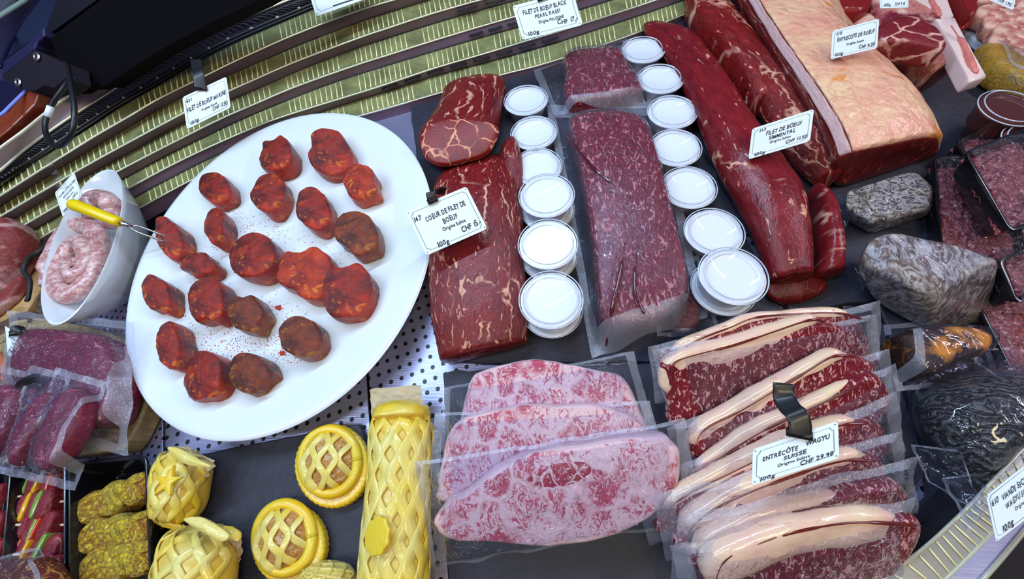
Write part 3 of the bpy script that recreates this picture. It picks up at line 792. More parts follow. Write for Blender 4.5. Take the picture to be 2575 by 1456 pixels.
def label(quad, zb, desc, lines, lean=.6, clip=None, back=None):
    """quad px TL,TR,BR,BL ; lines (text,u,v,height,width,seed) in card fractions"""
    bl = P(*quad[3], zb); n = ((CAM - bl).normalized() * lean + UP * (1 - lean)).normalized()
    TL, TR, BR, BL = [PP(x, y, bl, n) for x, y in quad]
    ex = (BR - BL); Wd = ex.length; ex = ex.normalized(); ey = ((TL - BL) + (TR - BR)) / 2; Ht = ey.length; ey = ey.normalized()
    nn = ex.cross(ey).normalized()
    TL, TR = BL + ey * Ht, BR + ey * Ht
    root = thing('price_label', desc, 'price label', tuple(BL), group='price labels standing in the display counter')
    r = Wd * .045; pts = []
    for c, a0 in ((BL, 180), (BR, 270), (TR, 0), (TL, 90)):
        sx = 1 if c in (BL, TL) else -1; sy = 1 if c in (BL, BR) else -1
        cc = c + ex * r * sx + ey * r * sy
        for j in range(5):
            a = math.radians(a0 + j * 22.5); pts.append(cc + ex * r * math.cos(a) + ey * r * math.sin(a))
    mk('card', bevelled(extr(pts, nn * -.0012), .0002, 1), M['card'], root, smooth=False)
    # printed line with notched corners
    m = Wd * .05; q = Wd * .04; loop = []
    for (c, sx, sy, a0) in ((BL, 1, 1, 90), (BR, -1, 1, 180), (TR, -1, -1, 270), (TL, 1, -1, 0)):
        cc = c + ex * m * sx + ey * m * sy
        for j in range(5):
            a = math.radians(a0 - j * 22.5); loop.append(cc + ex * q * math.cos(a) + ey * q * math.sin(a))
    n_ = len(loop); V, Fc = [], []; cen = sum(loop, Vector()) / n_
    for p in loop: V += [p + nn * .0003, p + (cen - p).normalized() * Wd * .007 + nn * .0003]
    for j in range(n_): k = (j + 1) % n_; Fc.append((2 * j, 2 * k, 2 * k + 1, 2 * j + 1))
    for c, sx, sy in ((BL, 1, 1), (BR, -1, 1), (TR, -1, -1), (TL, 1, -1)):
        cc = c + ex * m * .7 * sx + ey * m * .7 * sy + nn * .0003; b = len(V); s_ = Wd * .01
        V += [cc + ex * s_, cc + ey * s_, cc - ex * s_, cc - ey * s_]; Fc.append((b, b + 1, b + 2, b + 3))
    mk('printed_border', (V, Fc, None), M['greenline'], root, smooth=False)
    for i, (s, u, v, h, wd) in enumerate(lines):
        if not s: continue
        mk('lettering', text_vf(s, BL + ex * Wd * u + ey * Ht * v + nn * .0005, ex, ey, nn, Ht * h * .8, Wd * wd, seed=i * 5 + len(s)), M['ink'], root, smooth=False)
    if clip: clip(root, BL, ex, ey, nn, Wd, Ht)
    return root, (BL, ex, ey, nn, Wd, Ht)
def strap(u, path, w=.012, mat='black', back=True):
    """clip strap: path in (right, up, forward) metres from the card's top edge at fraction u"""
    def f(root, BL, ex, ey, nn, Wd, Ht):
        o = BL + ex * Wd * u + ey * Ht
        pts = [o + ex * a + ey * b + nn * c for a, b, c in path]
        pts = cr_open(pts, 24); ups = []
        for i in range(len(pts)):
            d = (pts[min(i + 1, 23)] - pts[max(i - 1, 0)]).normalized(); ups.append(ex.cross(d).normalized())
        mk('clip', tube(pts, 0, N=12, flat=(w, .0018), up=ups), M[mat], root)
        mk('clip_jaw', tube([o + ey * .003 + nn * .0022, o - ey * .004 + nn * .0024], 0, N=12, flat=(w * 1.1, .003), up=nn), M[mat], root)
    return f

label([(457, 243), (570, 194), (580, 270), (470, 325)], .115, 'white price label reading filet de boeuf marine clipped over the ribbed steps',
      [('431', .06, .76, .13, .13), ('FILET DE BOEUF MARINE', .06, .48, .16, .88), ('Origine Suisse', .36, .31, .085, .36), ('CHF 11.50', .60, .15, .15, .34), ('100g', .08, .07, .12, .2)],
      clip=strap(.42, [(0, -.002, .003), (0, .02, .004), (-.002, .035, .0), (-.003, .05, -.004)], .016))
label([(1288, 12), (1440, -22), (1465, 63), (1314, 101)], .1, 'white price label reading filet de boeuf black pearl rassi above the steps',
      [('FILET DE BOEUF BLACK', .13, .67, .15, .72), ('PEARL RASSI', .3, .50, .13, .42), ('Origine POLOGNE', .33, .33, .1, .42), ('CHF 17.-', .62, .17, .15, .34), ('100g', .1, .07, .13, .2)],
      clip=strap(.5, [(0, -.003, .003), (0, .012, .005), (0, .02, .0)], .016))
label([(1022, 540), (1170, 462), (1226, 575), (1072, 643)], .088, 'white price label reading coeur de filet de boeuf between the oval plate and the filet',
      [('147', .05, .72, .13, .13), ('COEUR DE FILET DE', .22, .64, .13, .65), ('BOEUF', .44, .46, .13, .24), ('Origine Suisse', .38, .32, .09, .38), ('CHF 15.-', .63, .15, .14, .33), ('100g', .2, .05, .13, .2)],
      clip=strap(.44, [(0, -.003, .0025), (.002, .008, .006), (.010, .012, -.004), (.022, .010, -.012)], .013))
label([(1890, 324), (2049, 273), (2037, 355), (1882, 401)], .075, 'white price label reading filet de boeuf simmental standing on the long whole filet',
      [('113', .12, .80, .11, .12), ('FILET DE BOEUF', .25, .62, .16, .58), ('SIMMENTAL', .31, .45, .14, .43), ('Origine Suisse', .33, .32, .09, .35), ('CHF 11.50', .6, .15, .13, .34), ('100g', .08, .05, .12, .2)])
label([(2094, 77), (2210, 47), (2206, 121), (2089, 149)], .1, 'white price label reading entrecote de boeuf stuck into the fat of the loin',
      [('110', .08, .79, .13, .14), ('ENTRECOTE DE BOEUF', .12, .56, .16, .80), ('Origine Suisse', .33, .35, .1, .38), ('CHF 9.20', .60, .12, .14, .34), ('100g', .07, .06, .13, .2)])
label([(2209, -32), (2287, -38), (2285, 19), (2213, 21)], .11, 'white price label cut off by the top of the picture behind the raw steaks',
      [('105g', .12, .1, .14, .26), ('CHF 7.10', .52, .12, .15, .36)])
label([(2478, -45), (2556, -28), (2548, 26), (2468, -8)], .12, 'small white price label at the top right over the bacon rolls', [('CHF 1.90', .5, .15, .2, .4)])
label([(2477, 1247), (2590, 1160), (2618, 1277), (2505, 1364)], .09, 'white price label reading viande sechee wagyu suisse on the front rail',
      [('610', .07, .7, .16, .16), ('VIANDE SECHEE', .3, .66, .15, .66), ('WAGYU SUISSE', .34, .45, .15, .6), ('Origine Suisse', .5, .3, .09, .4), ('100g', .16, .08, .15, .26), ('CHF', .7, .1, .15, .25)])
label([(140, 488), (184, 429), (206, 492), (158, 546)], .11, 'small white price label for raw sausage in front of the white bowl',
      [('SAUCISSE A ROTIR DU PORC', .1, .68, .1, .84), ('NATURE DU JURA', .25, .52, .1, .55), ('Origine Suisse', .32, .38, .08, .4), ('CHF 2.-', .6, .2, .14, .3), ('100g', .08, .08, .13, .22)],
      clip=strap(.35, [(0, -.003, .002), (0, .01, .004), (-.004, .022, .0), (-.006, .034, .004), (-.004, .042, 0)], .010, mat='clear'))
label([(12, 821), (55, 843), (62, 918), (19, 893)], .075, 'white price label for saddle of venison clipped to the large purple vacuum pack',
      [('SELLE CHEVREUIL', .15, .66, .1, .7), ('DESOSSEE', .35, .5, .1, .42), ('Origine Suisse', .3, .34, .07, .42), ('CHF 9.90', .58, .12, .12, .34), ('100g', .1, .18, .1, .2)],
      clip=strap(.7, [(0, -.004, .002), (.002, .006, .004), (.012, .012, 0), (.022, .008, -.004)], .011))
# label seen almost edge-on with its clip
er = thing('price_label', 'price label seen edge-on with a looped black clip among the small purple packs', 'price label', tuple(P(88, 1080, .05)), group='price labels standing in the display counter')
a, b = P(38, 936, .075), P(88, 1080, .05); dd = (b - a).normalized(); up2 = Vector((.3, -.2, .93))
side = dd.cross((CAM - a).normalized()).normalized(); thick = side * .0009; dep = (CAM - a).normalized() * -.045
mk('card', box8([a - thick, b - thick, b + thick, a + thick, a - thick + dep, b - thick + dep, b + thick + dep, a + thick + dep]), M['card'], er, smooth=False)
mk('clip', tube([P(60, 985, .072), P(64, 972, .08), P(90, 960, .082), P(112, 966, .08), P(118, 990, .078)], 0, n=20, N=10, flat=(.02, .0018), up=Vector((.6, -.5, 1))), M['black'], er)
# white card at the top edge
cr_ = label([(768, -46), (912, -90), (934, -8), (795, 42)], .135, 'white card with a thick black line cut off by the top picture edge', [])
cardroot, (BL, ex, ey, nn, Wd, Ht) = cr_
a_ = PP(838, 17, BL, nn) + nn * .0006; b_ = PP(893, -1, BL, nn) + nn * .0006; dd = ey * .002
mk('lettering', ([a_, b_, b_ + dd, a_ + dd], [(0, 1, 2, 3)], None), M['ink'], cardroot, smooth=False)
# dark label lying in the glass at the lower right corner
sg = thing('price_label', 'grey blue label corner lying under the glass shelf at the bottom right corner', 'price label', tuple(P(2560, 1430, .034)))
pts = [P(x, y, .036) for x, y in [(2545, 1436), (2580, 1378), (2640, 1330), (2680, 1400), (2620, 1480), (2556, 1462)]]
mk('card', bevelled(extr(pts, (0, 0, -.002)), .0005, 1), plain('grey_blue_card', (.22, .3, .38), .3), sg, smooth=False)
exx = (P(2600, 1380, .036) - P(2560, 1420, .036)).normalized(); eyy = UP.cross(exx)
mk('lettering', text_vf('VOOA', P(2562, 1444, .0365), exx, eyy, UP, .008, .03), M['ink'], sg, smooth=False)

# ================================================================ CUPS OF CREAM
def cup(px, py, zb, desc, sauce='cream', body='cupbody', r=.040, group='clear lidded cups of white cream in two rows', h=.031):
    c = P(px, py, zb + h); c.z = 0
    k = r / .040
    root = thing('sauce_cup', desc, 'sauce cup', (c.x, c.y, zb), group=group)
    mk('cup', lathe([(0, zb), (.029 * k, zb), (.0305 * k, zb + .001), (.0355 * k, zb + h - .007), (.0375 * k, zb + h - .0055), (.0375 * k, zb + h - .004), (.033 * k, zb + h - .004)], c, N=40), M[body], root, sharp=50)
    mk('filling', lathe([(.0322 * k, zb + h - .0075), (.0322 * k, zb + h - .0048), (.031 * k, zb + h - .0042), (0, zb + h - .0040)], c, N=40), M[sauce], root, sharp=50)
    mk('lid', lathe([(0, zb + h - .0025), (.030 * k, zb + h - .0025), (.0315 * k, zb + h - .0008), (.0325 * k, zb + h + .0008), (.0345 * k, zb + h + .0010), (.0352 * k, zb + h - .0010), (.0385 * k, zb + h - .0012), (.0398 * k, zb + h - .0028), (.0395 * k, zb + h - .0058), (.0378 * k, zb + h - .0062)], c, N=48, close=True), M['clear'], root, sharp=50)
    mk('lid_rim', join(*[tube([c + Vector((math.cos(i * math.pi / 24) * rr_, math.sin(i * math.pi / 24) * rr_, zb + h + zz)) for i in range(49)], .0008, N=6) for rr_, zz in ((.0335 * k, .0012), (.0392 * k, -.002))]), M['rimplastic'], root)
    return root
M['rimplastic'] = plain('pale_plastic_rim', (.55, .58, .68), .15, coat=1)
zs = .0102
rows = [(1322, 249, 1, 'farthest of the left row beside the folded filet'), (1342, 331, 1, 'second farthest of the left row'), (1351, 416, 1, 'left row, half hidden behind a two high stack'),
        (1374, 488, 2, 'upper {} of the stack level with the price label 147'), (1377, 610, 2, 'stack in the middle of the left row'), (1385, 750, 2, 'nearest stack of the left row'),
        (1617, 122, 1, 'farthest of the right row by the small vacuum pack'), (1661, 195, 1, 'second farthest of the right row'), (1691, 278, 1, 'third farthest cup of the right row'),
        (1699, 368, 1, 'right row, left of the slanting slate edge'), (1733, 468, 1, 'right row, beside the middle of the large vacuum pack'), (1797, 580, 1, 'second nearest cup of the right row'), (1845, 690, 2, 'nearest stack of the right row')]
for i, (x, y, n_, d) in enumerate(rows):
    c0 = P(x, y, zs + .031 + (n_ - 1) * .0325)
    for lv in range(n_):
        px_, py_ = to_px((c0.x + (.001 if lv == 0 and n_ > 1 else 0), c0.y, zs + .031 + lv * .0325))
        if n_ > 1:
            what = ('top' if lv else 'bottom') + ' cup of white cream, ' + {3: 'stack level with the price label 147', 4: 'stack in the middle of the left row', 5: 'nearest stack of the left row', 12: 'nearest stack of the right row'}[i]
        else: what = 'clear cup of white cream, ' + d
        cup(px_, py_, zs + lv * .0325, what)
# brown sauce cups at the right edge
M['brown_sauce'] = plain('brown_sauce', (.16, .03, .01), .25, coat=.5)
M['amber_cup'] = plain('brown_filled_cup', (.09, .02, .012), .25, coat=.8)
cup(2522, 308, .011, 'bottom cup of dark brown sauce, stack at the right edge', 'brown_sauce', 'amber_cup', group='cups of brown sauce at the right edge', r=.036)
cup(2543, 268, .0435, 'top cup of dark brown sauce, stack at the right edge', 'brown_sauce', 'amber_cup', group='cups of brown sauce at the right edge', r=.036)
cup(2592, 352, .036, 'brown sauce cup cut off by the right edge on a mince tray', 'brown_sauce', 'amber_cup', group='cups of brown sauce at the right edge', r=.030)

# ================================================================ WHOLE CUTS
FAT = (.72, .36, .24)
M['filet'] = meat('trimmed_filet', (.30, .012, .014), (.10, .004, .010), FAT, vein=26, veinw=.035, veinmask=(.46, .58), fleck=.16, flscale=200, src='flow', fibre=(1, .28, 1), bump=.002, rough=.38, coat=.35)
M['filet_cut'] = meat('cut_filet', (.36, .016, .010), (.16, .006, .006), (.80, .33, .18), vein=32, veinw=.05, veinmask=(.36, .5), bump=.0008, rough=.35, coat=.4)
M['filet_smooth'] = meat('simmental_filet', (.32, .016, .022), (.14, .006, .014), (.75, .38, .26), vein=20, veinw=.03, veinmask=(.5, .62), fleck=.1, flscale=140, src='flow', fibre=(1, .2, 1), bump=.0014, rough=.32, coat=.5)
M['endcut'] = meat('dark_cut_end', (.20, .010, .008), (.07, .003, .004), (.42, .08, .04), vein=50, veinw=.04, veinmask=(.5, .7), fibre=(1, 1, .3), bump=.001, rough=.42, coat=.3)
# filet at the left
fl = Loft([((1112, 420), (1290, 378), .030), ((1092, 470), (1285, 430), .043), ((1084, 520), (1308, 490), .05), ((1082, 600), (1316, 560), .052), ((1078, 680), (1316, 640), .052), ((1080, 760), (1326, 720), .05), ((1090, 830), (1332, 800), .046), ((1106, 905), (1326, 862), .036)], .0105, p=3.2, caps=('round', 'cut'), amp=.0018, freq=34, seed=2, M=46, N=44, capr=.3)
f1 = thing('beef_filet', 'dark red whole beef filet under the label 147 beside the left row of cups', 'meat', tuple(P(1200, 700, .01)))
mk('trimmed_muscle', fl.mesh(), M['filet'], f1)
mk('cut_face', fl.cap(1, .003), M['endcut'], f1)
side = Loft([((1255, 375), (1292, 345), .04), ((1262, 420), (1312, 400), .045), ((1285, 480), (1318, 470), .036), ((1296, 540), (1316, 530), .02)], .012, amp=.0015, M=20, N=20)
mk('side_muscle', side.mesh(), M['filet'], f1)
# folded piece on top of it
top = Loft([((1150, 198), (1258, 190), .03), ((1118, 225), (1273, 220), .042), ((1103, 265), (1268, 262), .052), ((1078, 310), (1258, 310), .062), ((1056, 340), (1243, 352), .066), ((1054, 370), (1226, 388), .060), ((1085, 408), (1160, 410), .045)], .0106, p=2.8, amp=.0012, freq=34, seed=4, M=44, N=44, capr=.35)
f2 = thing('beef_filet', 'folded over filet end with orange fat veins on its cut side, above the label 147', 'meat', tuple(P(1170, 300, .01)))
mk('folded_muscle', top.mesh(), M['filet'], f2)
fp = PP(1150, 350, P(1150, 350, .074), Vector((0, -.45, 1)))
face = pillow([PP(x, y, fp, Vector((0, -.35, 1))) for x, y in [(1058, 335), (1090, 302), (1150, 296), (1215, 300), (1252, 318), (1246, 352), (1222, 385), (1165, 405), (1110, 414), (1075, 402), (1058, 370)]], Vector((0, -.35, 1)), .012, .006, bulge=.003, amp=.001, seed=2, N=60)
mk('cut_face', face, M['filet_cut'], f2)

# long Simmental filet
sf = thing('beef_filet', 'longest glossy whole beef filet between the fat capped loin and the right row of cups', 'meat', tuple(P(1800, 400, .01)))
L1 = Loft([((1612, 62), (1668, 60), .02), ((1622, 92), (1752, 88), .034), ((1668, 150), (1795, 145), .042), ((1708, 215), (1838, 205), .046), ((1742, 290), (1886, 285), .050), ((1775, 370), (1935, 350), .054), ((1805, 440), (1985, 420), .058), ((1852, 520), (2022, 480), .060), ((1890, 590), (2035, 545), .058), ((1912, 650), (2042, 610), .052), ((1935, 712), (2046, 690), .042)], .0115, p=2.3, caps=('round', 'cut'), amp=.0012, freq=30, seed=8, M=60, N=44, capr=.4)
mk('main_muscle', L1.mesh(), M['filet_smooth'], sf); mk('cut_face', L1.cap(1, .003), M['endcut'], sf)
L2 = Loft([((2030, 480), (2052, 468), .03), ((2042, 520), (2092, 505), .042), ((2048, 590), (2108, 570), .046), ((2050, 650), (2118, 635), .046), ((2046, 700), (2122, 680), .040)], .0115, p=2.6, caps=('round', 'cut'), amp=.0016, seed=5, M=26, N=28)
mk('side_muscle', L2.mesh(), M['filet_smooth'], sf); mk('cut_face', L2.cap(1, .002), M['endcut'], sf)
L2b = Loft([((1905, 600), (1935, 590), .012), ((1912, 680), (2000, 640), .016), ((1925, 740), (2080, 715), .016), ((1945, 768), (2050, 755), .012)], .0112, p=2.8, amp=.001, M=20, N=24)
mk('beef_filet', L2b.mesh(), M['endcut'], label='thin dark red flap of meat under the near end of the longest filet', cat='meat')

# loin with fat cap
M['silver'] = meat('silverskin', (.62, .42, .42), (.45, .22, .24), (.75, .6, .62), .9, vein=20, veinw=.05, src='flow', fibre=(1, .2, 1), bump=.0012, rough=.3, coat=.6)
M['loin_red'] = meat('loin_red', (.40, .02, .018), (.16, .006, .010), (.85, .42, .3), vein=24, veinw=.05, veinmask=(.42, .56), fleck=.12, flscale=140, src='flow', fibre=(1, .35, 1), bump=.003, rough=.32, coat=.5)
def fatcap():
    t = NT('cracked_loin_fat'); c = t.coord(); w_ = t.n('TexNoise', i_Vector=c, i_Scale=40, i_Detail=4)
    cw = t.n('VectorMath', operation='MULTIPLY_ADD'); t.t.links.new(w_.outputs[1], cw.inputs[0]); cw.inputs[1].default_value = (.03, .03, .03); t.set(cw.inputs[2], c)
    v = t.n('TexVoronoi', feature='DISTANCE_TO_EDGE', i_Vector=cw.outputs[0], i_Scale=48); n1 = t.noise(c, 14, 4, .6); n2 = t.noise(c, 60, 4)
    col = t.mix(t.ramp(n1, .35, .65), (.80, .36, .25), (.84, .55, .31)); col = t.mix(t.ramp(n2, .5, .75), col, (.80, .34, .24))
    crack = t.math('MULTIPLY', t.math('SUBTRACT', 1.0, t.ramp(v.outputs[0], 0, .035), True), t.ramp(t.noise(c, 9, 3), .42, .6))
    col = t.mix(t.math('MULTIPLY', crack, .7), col, (.5, .16, .07))
    sp = t.math('MULTIPLY', t.ramp(t.noise(c, 18, 3, .6, .5), .63, .69), .85); col = t.mix(sp, col, (.75, .24, .02))
    h = t.math('ADD', t.math('MULTIPLY', v.outputs[0], 1.2), n2)
    return t.pbr(col, .38, 0, .35, t.bump(h, .003), .5, coat_rough=.2)
M['fatcap'] = fatcap()
ln = thing('entrecote_loin', 'whole beef loin with a thick pinkish yellow fat cap and dark cut end', 'meat', tuple(P(2100, 200, .01)))
LO = Loft([((1820, -70), (2130, -70), (2060, -80), (1830, -80), .07), ((1850, 40), (2140, 40), (2096, 18), (1868, -5), .073), ((1920, 140), (2210, 130), (2160, 88), (1905, 60), .075), ((1985, 240), (2268, 225), (2225, 150), (1960, 150), .077), ((2040, 340), (2320, 310), (2300, 222), (2030, 260), .077), ((2075, 420), (2345, 360), (2340, 290), (2075, 340), .074), ((2100, 478), (2362, 390), (2362, 336), (2090, 392), .066)], .0115, p=5, caps=('cut', 'cut'), amp=.0014, freq=25, seed=3, M=54, N=56)
mk('lean_meat', LO.mesh(), M['loin_red'], ln)
mk('cut_face', LO.cap(1, .002), M['endcut'], ln)
# fat cap: a layer over the upper side
def layer(L, th0, th1, off, n=20, t0=0, t1=1, thick=.004, wav=0, amp=.0012, seed=0, f1=None):
    V, Fc, rim, flow = [], [], [], []; K = L.M; nn_ = n + 1
    for i in range(K):
        t = t0 + (t1 - t0) * i / (K - 1); tail = 1 if 0 < i < K - 1 else .4
        for j in range(nn_):
            u = j / n; a = th0 + (th1 - th0) * u
            if f1: a = th0 + (f1(t) - th0) * u
            e = min(1, min(u, 1 - u) * 8); p = L.pt(a, t, off * (e ** .5) * tail - (thick if e < .01 else 0))
            p = p + UP * amp * nz(p, 45, seed) * e; V.append(p); rim.append(u); flow.append((u * .1, t * L.length(), 0))
    for i in range(K - 1):
        for j in range(n): Fc.append((i * nn_ + j, i * nn_ + j + 1, (i + 1) * nn_ + j + 1, (i + 1) * nn_ + j))
    b = len(V)
    for end in (0, K - 1):
        s = len(V)
        for j in range(nn_):
            q = V[end * nn_ + j]; V.append(L.pt(th0 + (th1 - th0) * j / n, t0 + (t1 - t0) * end / (K - 1), -thick)); rim.append(1); flow.append((0, 0, 0))
        for j in range(n): Fc.append((end * nn_ + j, end * nn_ + j + 1, s + j + 1, s + j))
    return V, Fc, rim, flow
mk('fat_cap', layer(LO, -.1, 1.9, .006, n=28, seed=3), M['fatcap'], ln, label='pinkish yellow fat cap')
mk('silverskin', layer(LO, 1.86, 2.32, .0035, n=8, seed=5), M['silver'], ln, label='pale silvery skin strip')
# chain muscle running along its left flank
CH = Loft([((1712, -60), (1800, -60), .045), ((1716, 5), (1830, 0), .05), ((1752, 70), (1880, 65), .052), ((1812, 145), (1935, 140), .055), ((1862, 215), (1980, 200), .056), ((1905, 280), (2030, 270), .056), ((1950, 345), (2070, 340), .056), ((2000, 410), (2095, 400), .052), ((2060, 468), (2110, 450), .04)], .0115, p=2.2, amp=.0032, freq=38, seed=6, M=60, N=36)
mk('chain_muscle', CH.mesh(), M['loin_red'], ln)
CH2 = Loft([((1716, 20), (1760, 0), .05), ((1740, 75), (1812, 60), .056), ((1800, 150), (1862, 135), .06), ((1852, 225), (1905, 205), .06), ((1885, 285), (1930, 262), .05)], .0115, amp=.002, freq=40, seed=9, M=40, N=24)
mk('chain_muscle', CH2.mesh(), M['loin_red'], ln)

# ---- cuts behind the loin
M['steakface'] = meat('ribeye_face', (.34, .02, .03), (.16, .008, .018), (.8, .45, .35), vein=26, veinw=.06, veinmask=(.4, .52), bump=.001)
M['ribside'] = meat('rib_side', (.62, .24, .2), (.4, .06, .06), (.85, .55, .42), .9, vein=20, veinw=.2, veinmask=(.3, .55), patch=((.2, .01, .03), 18, .5, .62), bump=.0012)
rs = thing('rib_roast', 'raw boneless rib roast half hidden under the thick ribeye steak', 'meat', tuple(P(2300, 200, .012)))
RB = Loft([((2150, -40), (2290, -50), .045), ((2180, 70), (2340, 40), .048), ((2240, 140), (2390, 110), .05), ((2310, 200), (2385, 110), (2412, 150), (2310, 190), .045)] if False else [((2120, 0), (2290, -10), .045), ((2190, 80), (2345, 50), .05), ((2255, 155), (2395, 115), .052), ((2318, 215), (2405, 160), .048)], .0115, p=3.5, caps=('round', 'cut'), amp=.001, seed=4, M=30, N=36)
mk('fat_side', RB.mesh(), M['ribside'], rs); mk('cut_face', RB.cap(1, .002), M['endcut'], rs)
mk('ribeye_steak', blob([(2212, 60), (2240, 42), (2290, 36), (2340, 52), (2375, 80), (2386, 108), (2370, 122), (2320, 112), (2270, 105), (2225, 98), (2208, 82)], .098, .066, .008, bulge=.002, amp=.0012, seed=3), M['steakface'], label='thick marbled ribeye steak lying on top of the rib roast', cat='meat')
mk('pork_loin', Loft([((2115, 60), (2200, 20), .03), ((2150, 90), (2240, 55), .035), ((2190, 130), (2280, 100), .03)], .0115, amp=.001, M=16, N=24).mesh(), M['ribside'], label='pink fatty meat end between the loin and the ribeye steak', cat='meat')
mk('beef_piece', blob([(2060, -40), (2100, 12), (2140, 22), (2190, 14), (2200, -20), (2160, -50)], .06, .012, .01, amp=.002), M['loin_red'], label='red beef piece cut off by the top edge behind the loin', cat='meat')
mk('beef_piece', blob([(2040, -60), (2100, 20), (2180, 40), (2290, 45), (2330, 10), (2300, -60)], .035, .0115, .01, amp=.002, seed=4), M['ribside'], label='flat pink fatty cut behind the ribeye steak at the top', cat='meat')
M['bone'] = plain('marrow_bone', (.82, .62, .58), .35, coat=.3, var=.15, bscale=40)
M['marrow'] = plain('pink_marrow', (.7, .2, .16), .4, coat=.4, var=.4, bscale=110)
def bone(px, z1, z0, desc, mar):
    r = thing('marrow_bone', desc, 'bone', tuple(P(*px[0], z0)), group='split marrow bones')
    mk('bone_half', bevelled(slab(px, z1, z0, .001), .003) if False else pillow([P(x, y, z1) for x, y in px], UP, z1 - z0, .003, N=40, sharp=True, amp=.0006), M['bone'], r)
    pts = [P(x, y, z1 + .0004) for x, y in mar]
    mk('marrow', tube(cr_open(pts, 16), [.001, .004, .005, .004, .002], N=8), M['marrow'], r)
bone([(2352, 45), (2400, 42), (2425, 90), (2482, 192), (2440, 205), (2400, 130)], .074, .054, 'split marrow bone lying across the slate right of the ribeye steak', [(2392, 65), (2420, 110), (2440, 160), (2455, 185)])
bone([(2285, -30), (2370, -40), (2400, 40), (2365, 60), (2330, 40)], .06, .036, 'wide split marrow bone behind the first one at the top edge', [(2330, -20), (2350, 20), (2362, 42)])
M['bacon'] = meat('bacon', (.55, .14, .12), (.30, .05, .05), (.80, .5, .38), .9, vein=18, veinw=.25, veinmask=(.35, .5), bump=.001)
for k, (px, d) in enumerate([([(2378, -30), (2420, -30), (2448, 30), (2440, 60), (2418, 66), (2395, 20)], 'dark red meat strip cut off by the top edge beside the bones'), ([(2400, -40), (2450, -30), (2462, 10), (2448, 34), (2420, 0)], 'second red meat strip at the top edge behind the first')]):
    mk('meat_strip', blob(px, .045 + .02 * k, .012 + .02 * k, .006, amp=.003, freq=90, seed=k), M['loin_red'], label=d, cat='meat', group='red meat strips by the bones')
# white square plate with bacon cubes at the top right
mk('square_plate', blob([(2400, 10), (2470, -60), (2700, -60), (2720, 220), (2590, 190), (2470, 112), (2405, 60)], .024, .0115, .003, N=40, sharp=True), M['white'], label='white square dish holding the rolled bacon cubes at the top right', cat='dish')
rr = random.Random(3); g_ = 'rolled bacon cubes on the white dish'
bc_ = [(2475, 12), (2510, 20), (2548, 10), (2580, 25), (2470, 45), (2505, 52), (2540, 48), (2572, 60), (2490, 75), (2520, 88), (2556, 82), (2505, 112), (2540, 118), (2572, 105), (2560, 150), (2590, 140), (2450, -5), (2490, -15), (2530, -20), (2570, -12)]
for i, (x, y) in enumerate(bc_):
    c = P(x, y, .04); a = rr.uniform(-1, 1); u = Vector((math.cos(a), math.sin(a), 0)); v = Vector((-math.sin(a), math.cos(a), 0)); s_ = .016
    o8 = [c + u * sx * s_ + v * sy * s_ * .8 + UP * (.012 if t else 0) for t in (1,) for sx, sy in ((-1, -1), (1, -1), (1.0, 1), (-1, 1))]
    mk('bacon_roll', pillow(o8, Vector((rr.uniform(-.3, .3), rr.uniform(-.3, .3), 1)), .024, .005, amp=.0015, seed=i, N=20, rings=3), M['bacon'], label='pink and white rolled bacon cube piled on the white square dish', cat='bacon', group=g_)
# ================================================================ VACUUM PACKED CUTS
def vac_flat(name, bag4, zb, inner, h, meatmat, desc, cat='vacuum pack', lean=UP, group=None, seal_w=.06, seed=0, wr=.0012, amp=.001, sup=2.6, filmmat='film', meatname='meat'):
    """bag4: px of the bag's corners TL,TR,BR,BL (with z each or zb); inner: px outline of the meat"""
    c4 = [P(c[0], c[1], c[2] if len(c) > 2 else zb) for c in bag4]
    root = thing(name, desc, cat, tuple(sum(c4, Vector()) / 4 - UP * .002), group=group)
    zt = zb + h
    inn = [P(x, y, zb + h * .6) for x, y in inner]
    mv = pillow(inn, UP, h, min(h * .48, .012), bulge=h * .12, amp=amp, seed=seed, N=64)
    cz = zb + h * .6
    mv = ([Vector((p.x, p.y, p.z + h * .4)) for p in mv[0]], mv[1], mv[2])
    mk(meatname, mv, meatmat, root)
    c = sum(inn, Vector()) / len(inn); dense = cr_closed(inn, 72)
    ang = [(math.atan2(p.y - c.y, p.x - c.x), math.hypot(p.x - c.x, p.y - c.y)) for p in dense]; ang.sort()
    A = np.array([a for a, _ in ang]); Rr = np.array([r for _, r in ang])
    TL, TR, BR, BL = c4
    def hf(u, v):
        p = TL.lerp(TR, u).lerp(BL.lerp(BR, u), v); a = math.atan2(p.y - c.y, p.x - c.x)
        r = math.hypot(p.x - c.x, p.y - c.y) / np.interp(a, A, Rr, period=2 * math.pi)
        base = p.z
        if r <= .97: f = 1 + .12 * (1 - r * r)
        else: f = max(0, 1 - (r - .97) / .2); f = f * f * (3 - 2 * f)
        return max(0, zb + h * f - base) * (1 if f > 0 else 0) + .0022
    inner_s, band = sheet([TL, TR, BR, BL], UP, hf, nu=44, nv=44, wr=wr, seed=seed, band=seal_w)
    mk('film', inner_s, M[filmmat], root); mk('sealed_edge', band, M['seal'], root)
    return root
M['packed_filet'] = meat('packed_filet', (.30, .014, .032), (.15, .006, .022), (.62, .2, .2), vein=30, veinw=.03, veinmask=(.55, .66), fleck=.31, flscale=200, fibre=(1, .35, 1), rot=(0, 0, -.2), rough=.25, coat=.8, bump=.001)
M['venison'] = meat('packed_venison', (.32, .03, .07), (.15, .010, .04), (.45, .12, .16), vein=14, veinw=.03, veinmask=(.55, .7), fleck=.1, flscale=90, rough=.3, coat=.4, bump=.0008)
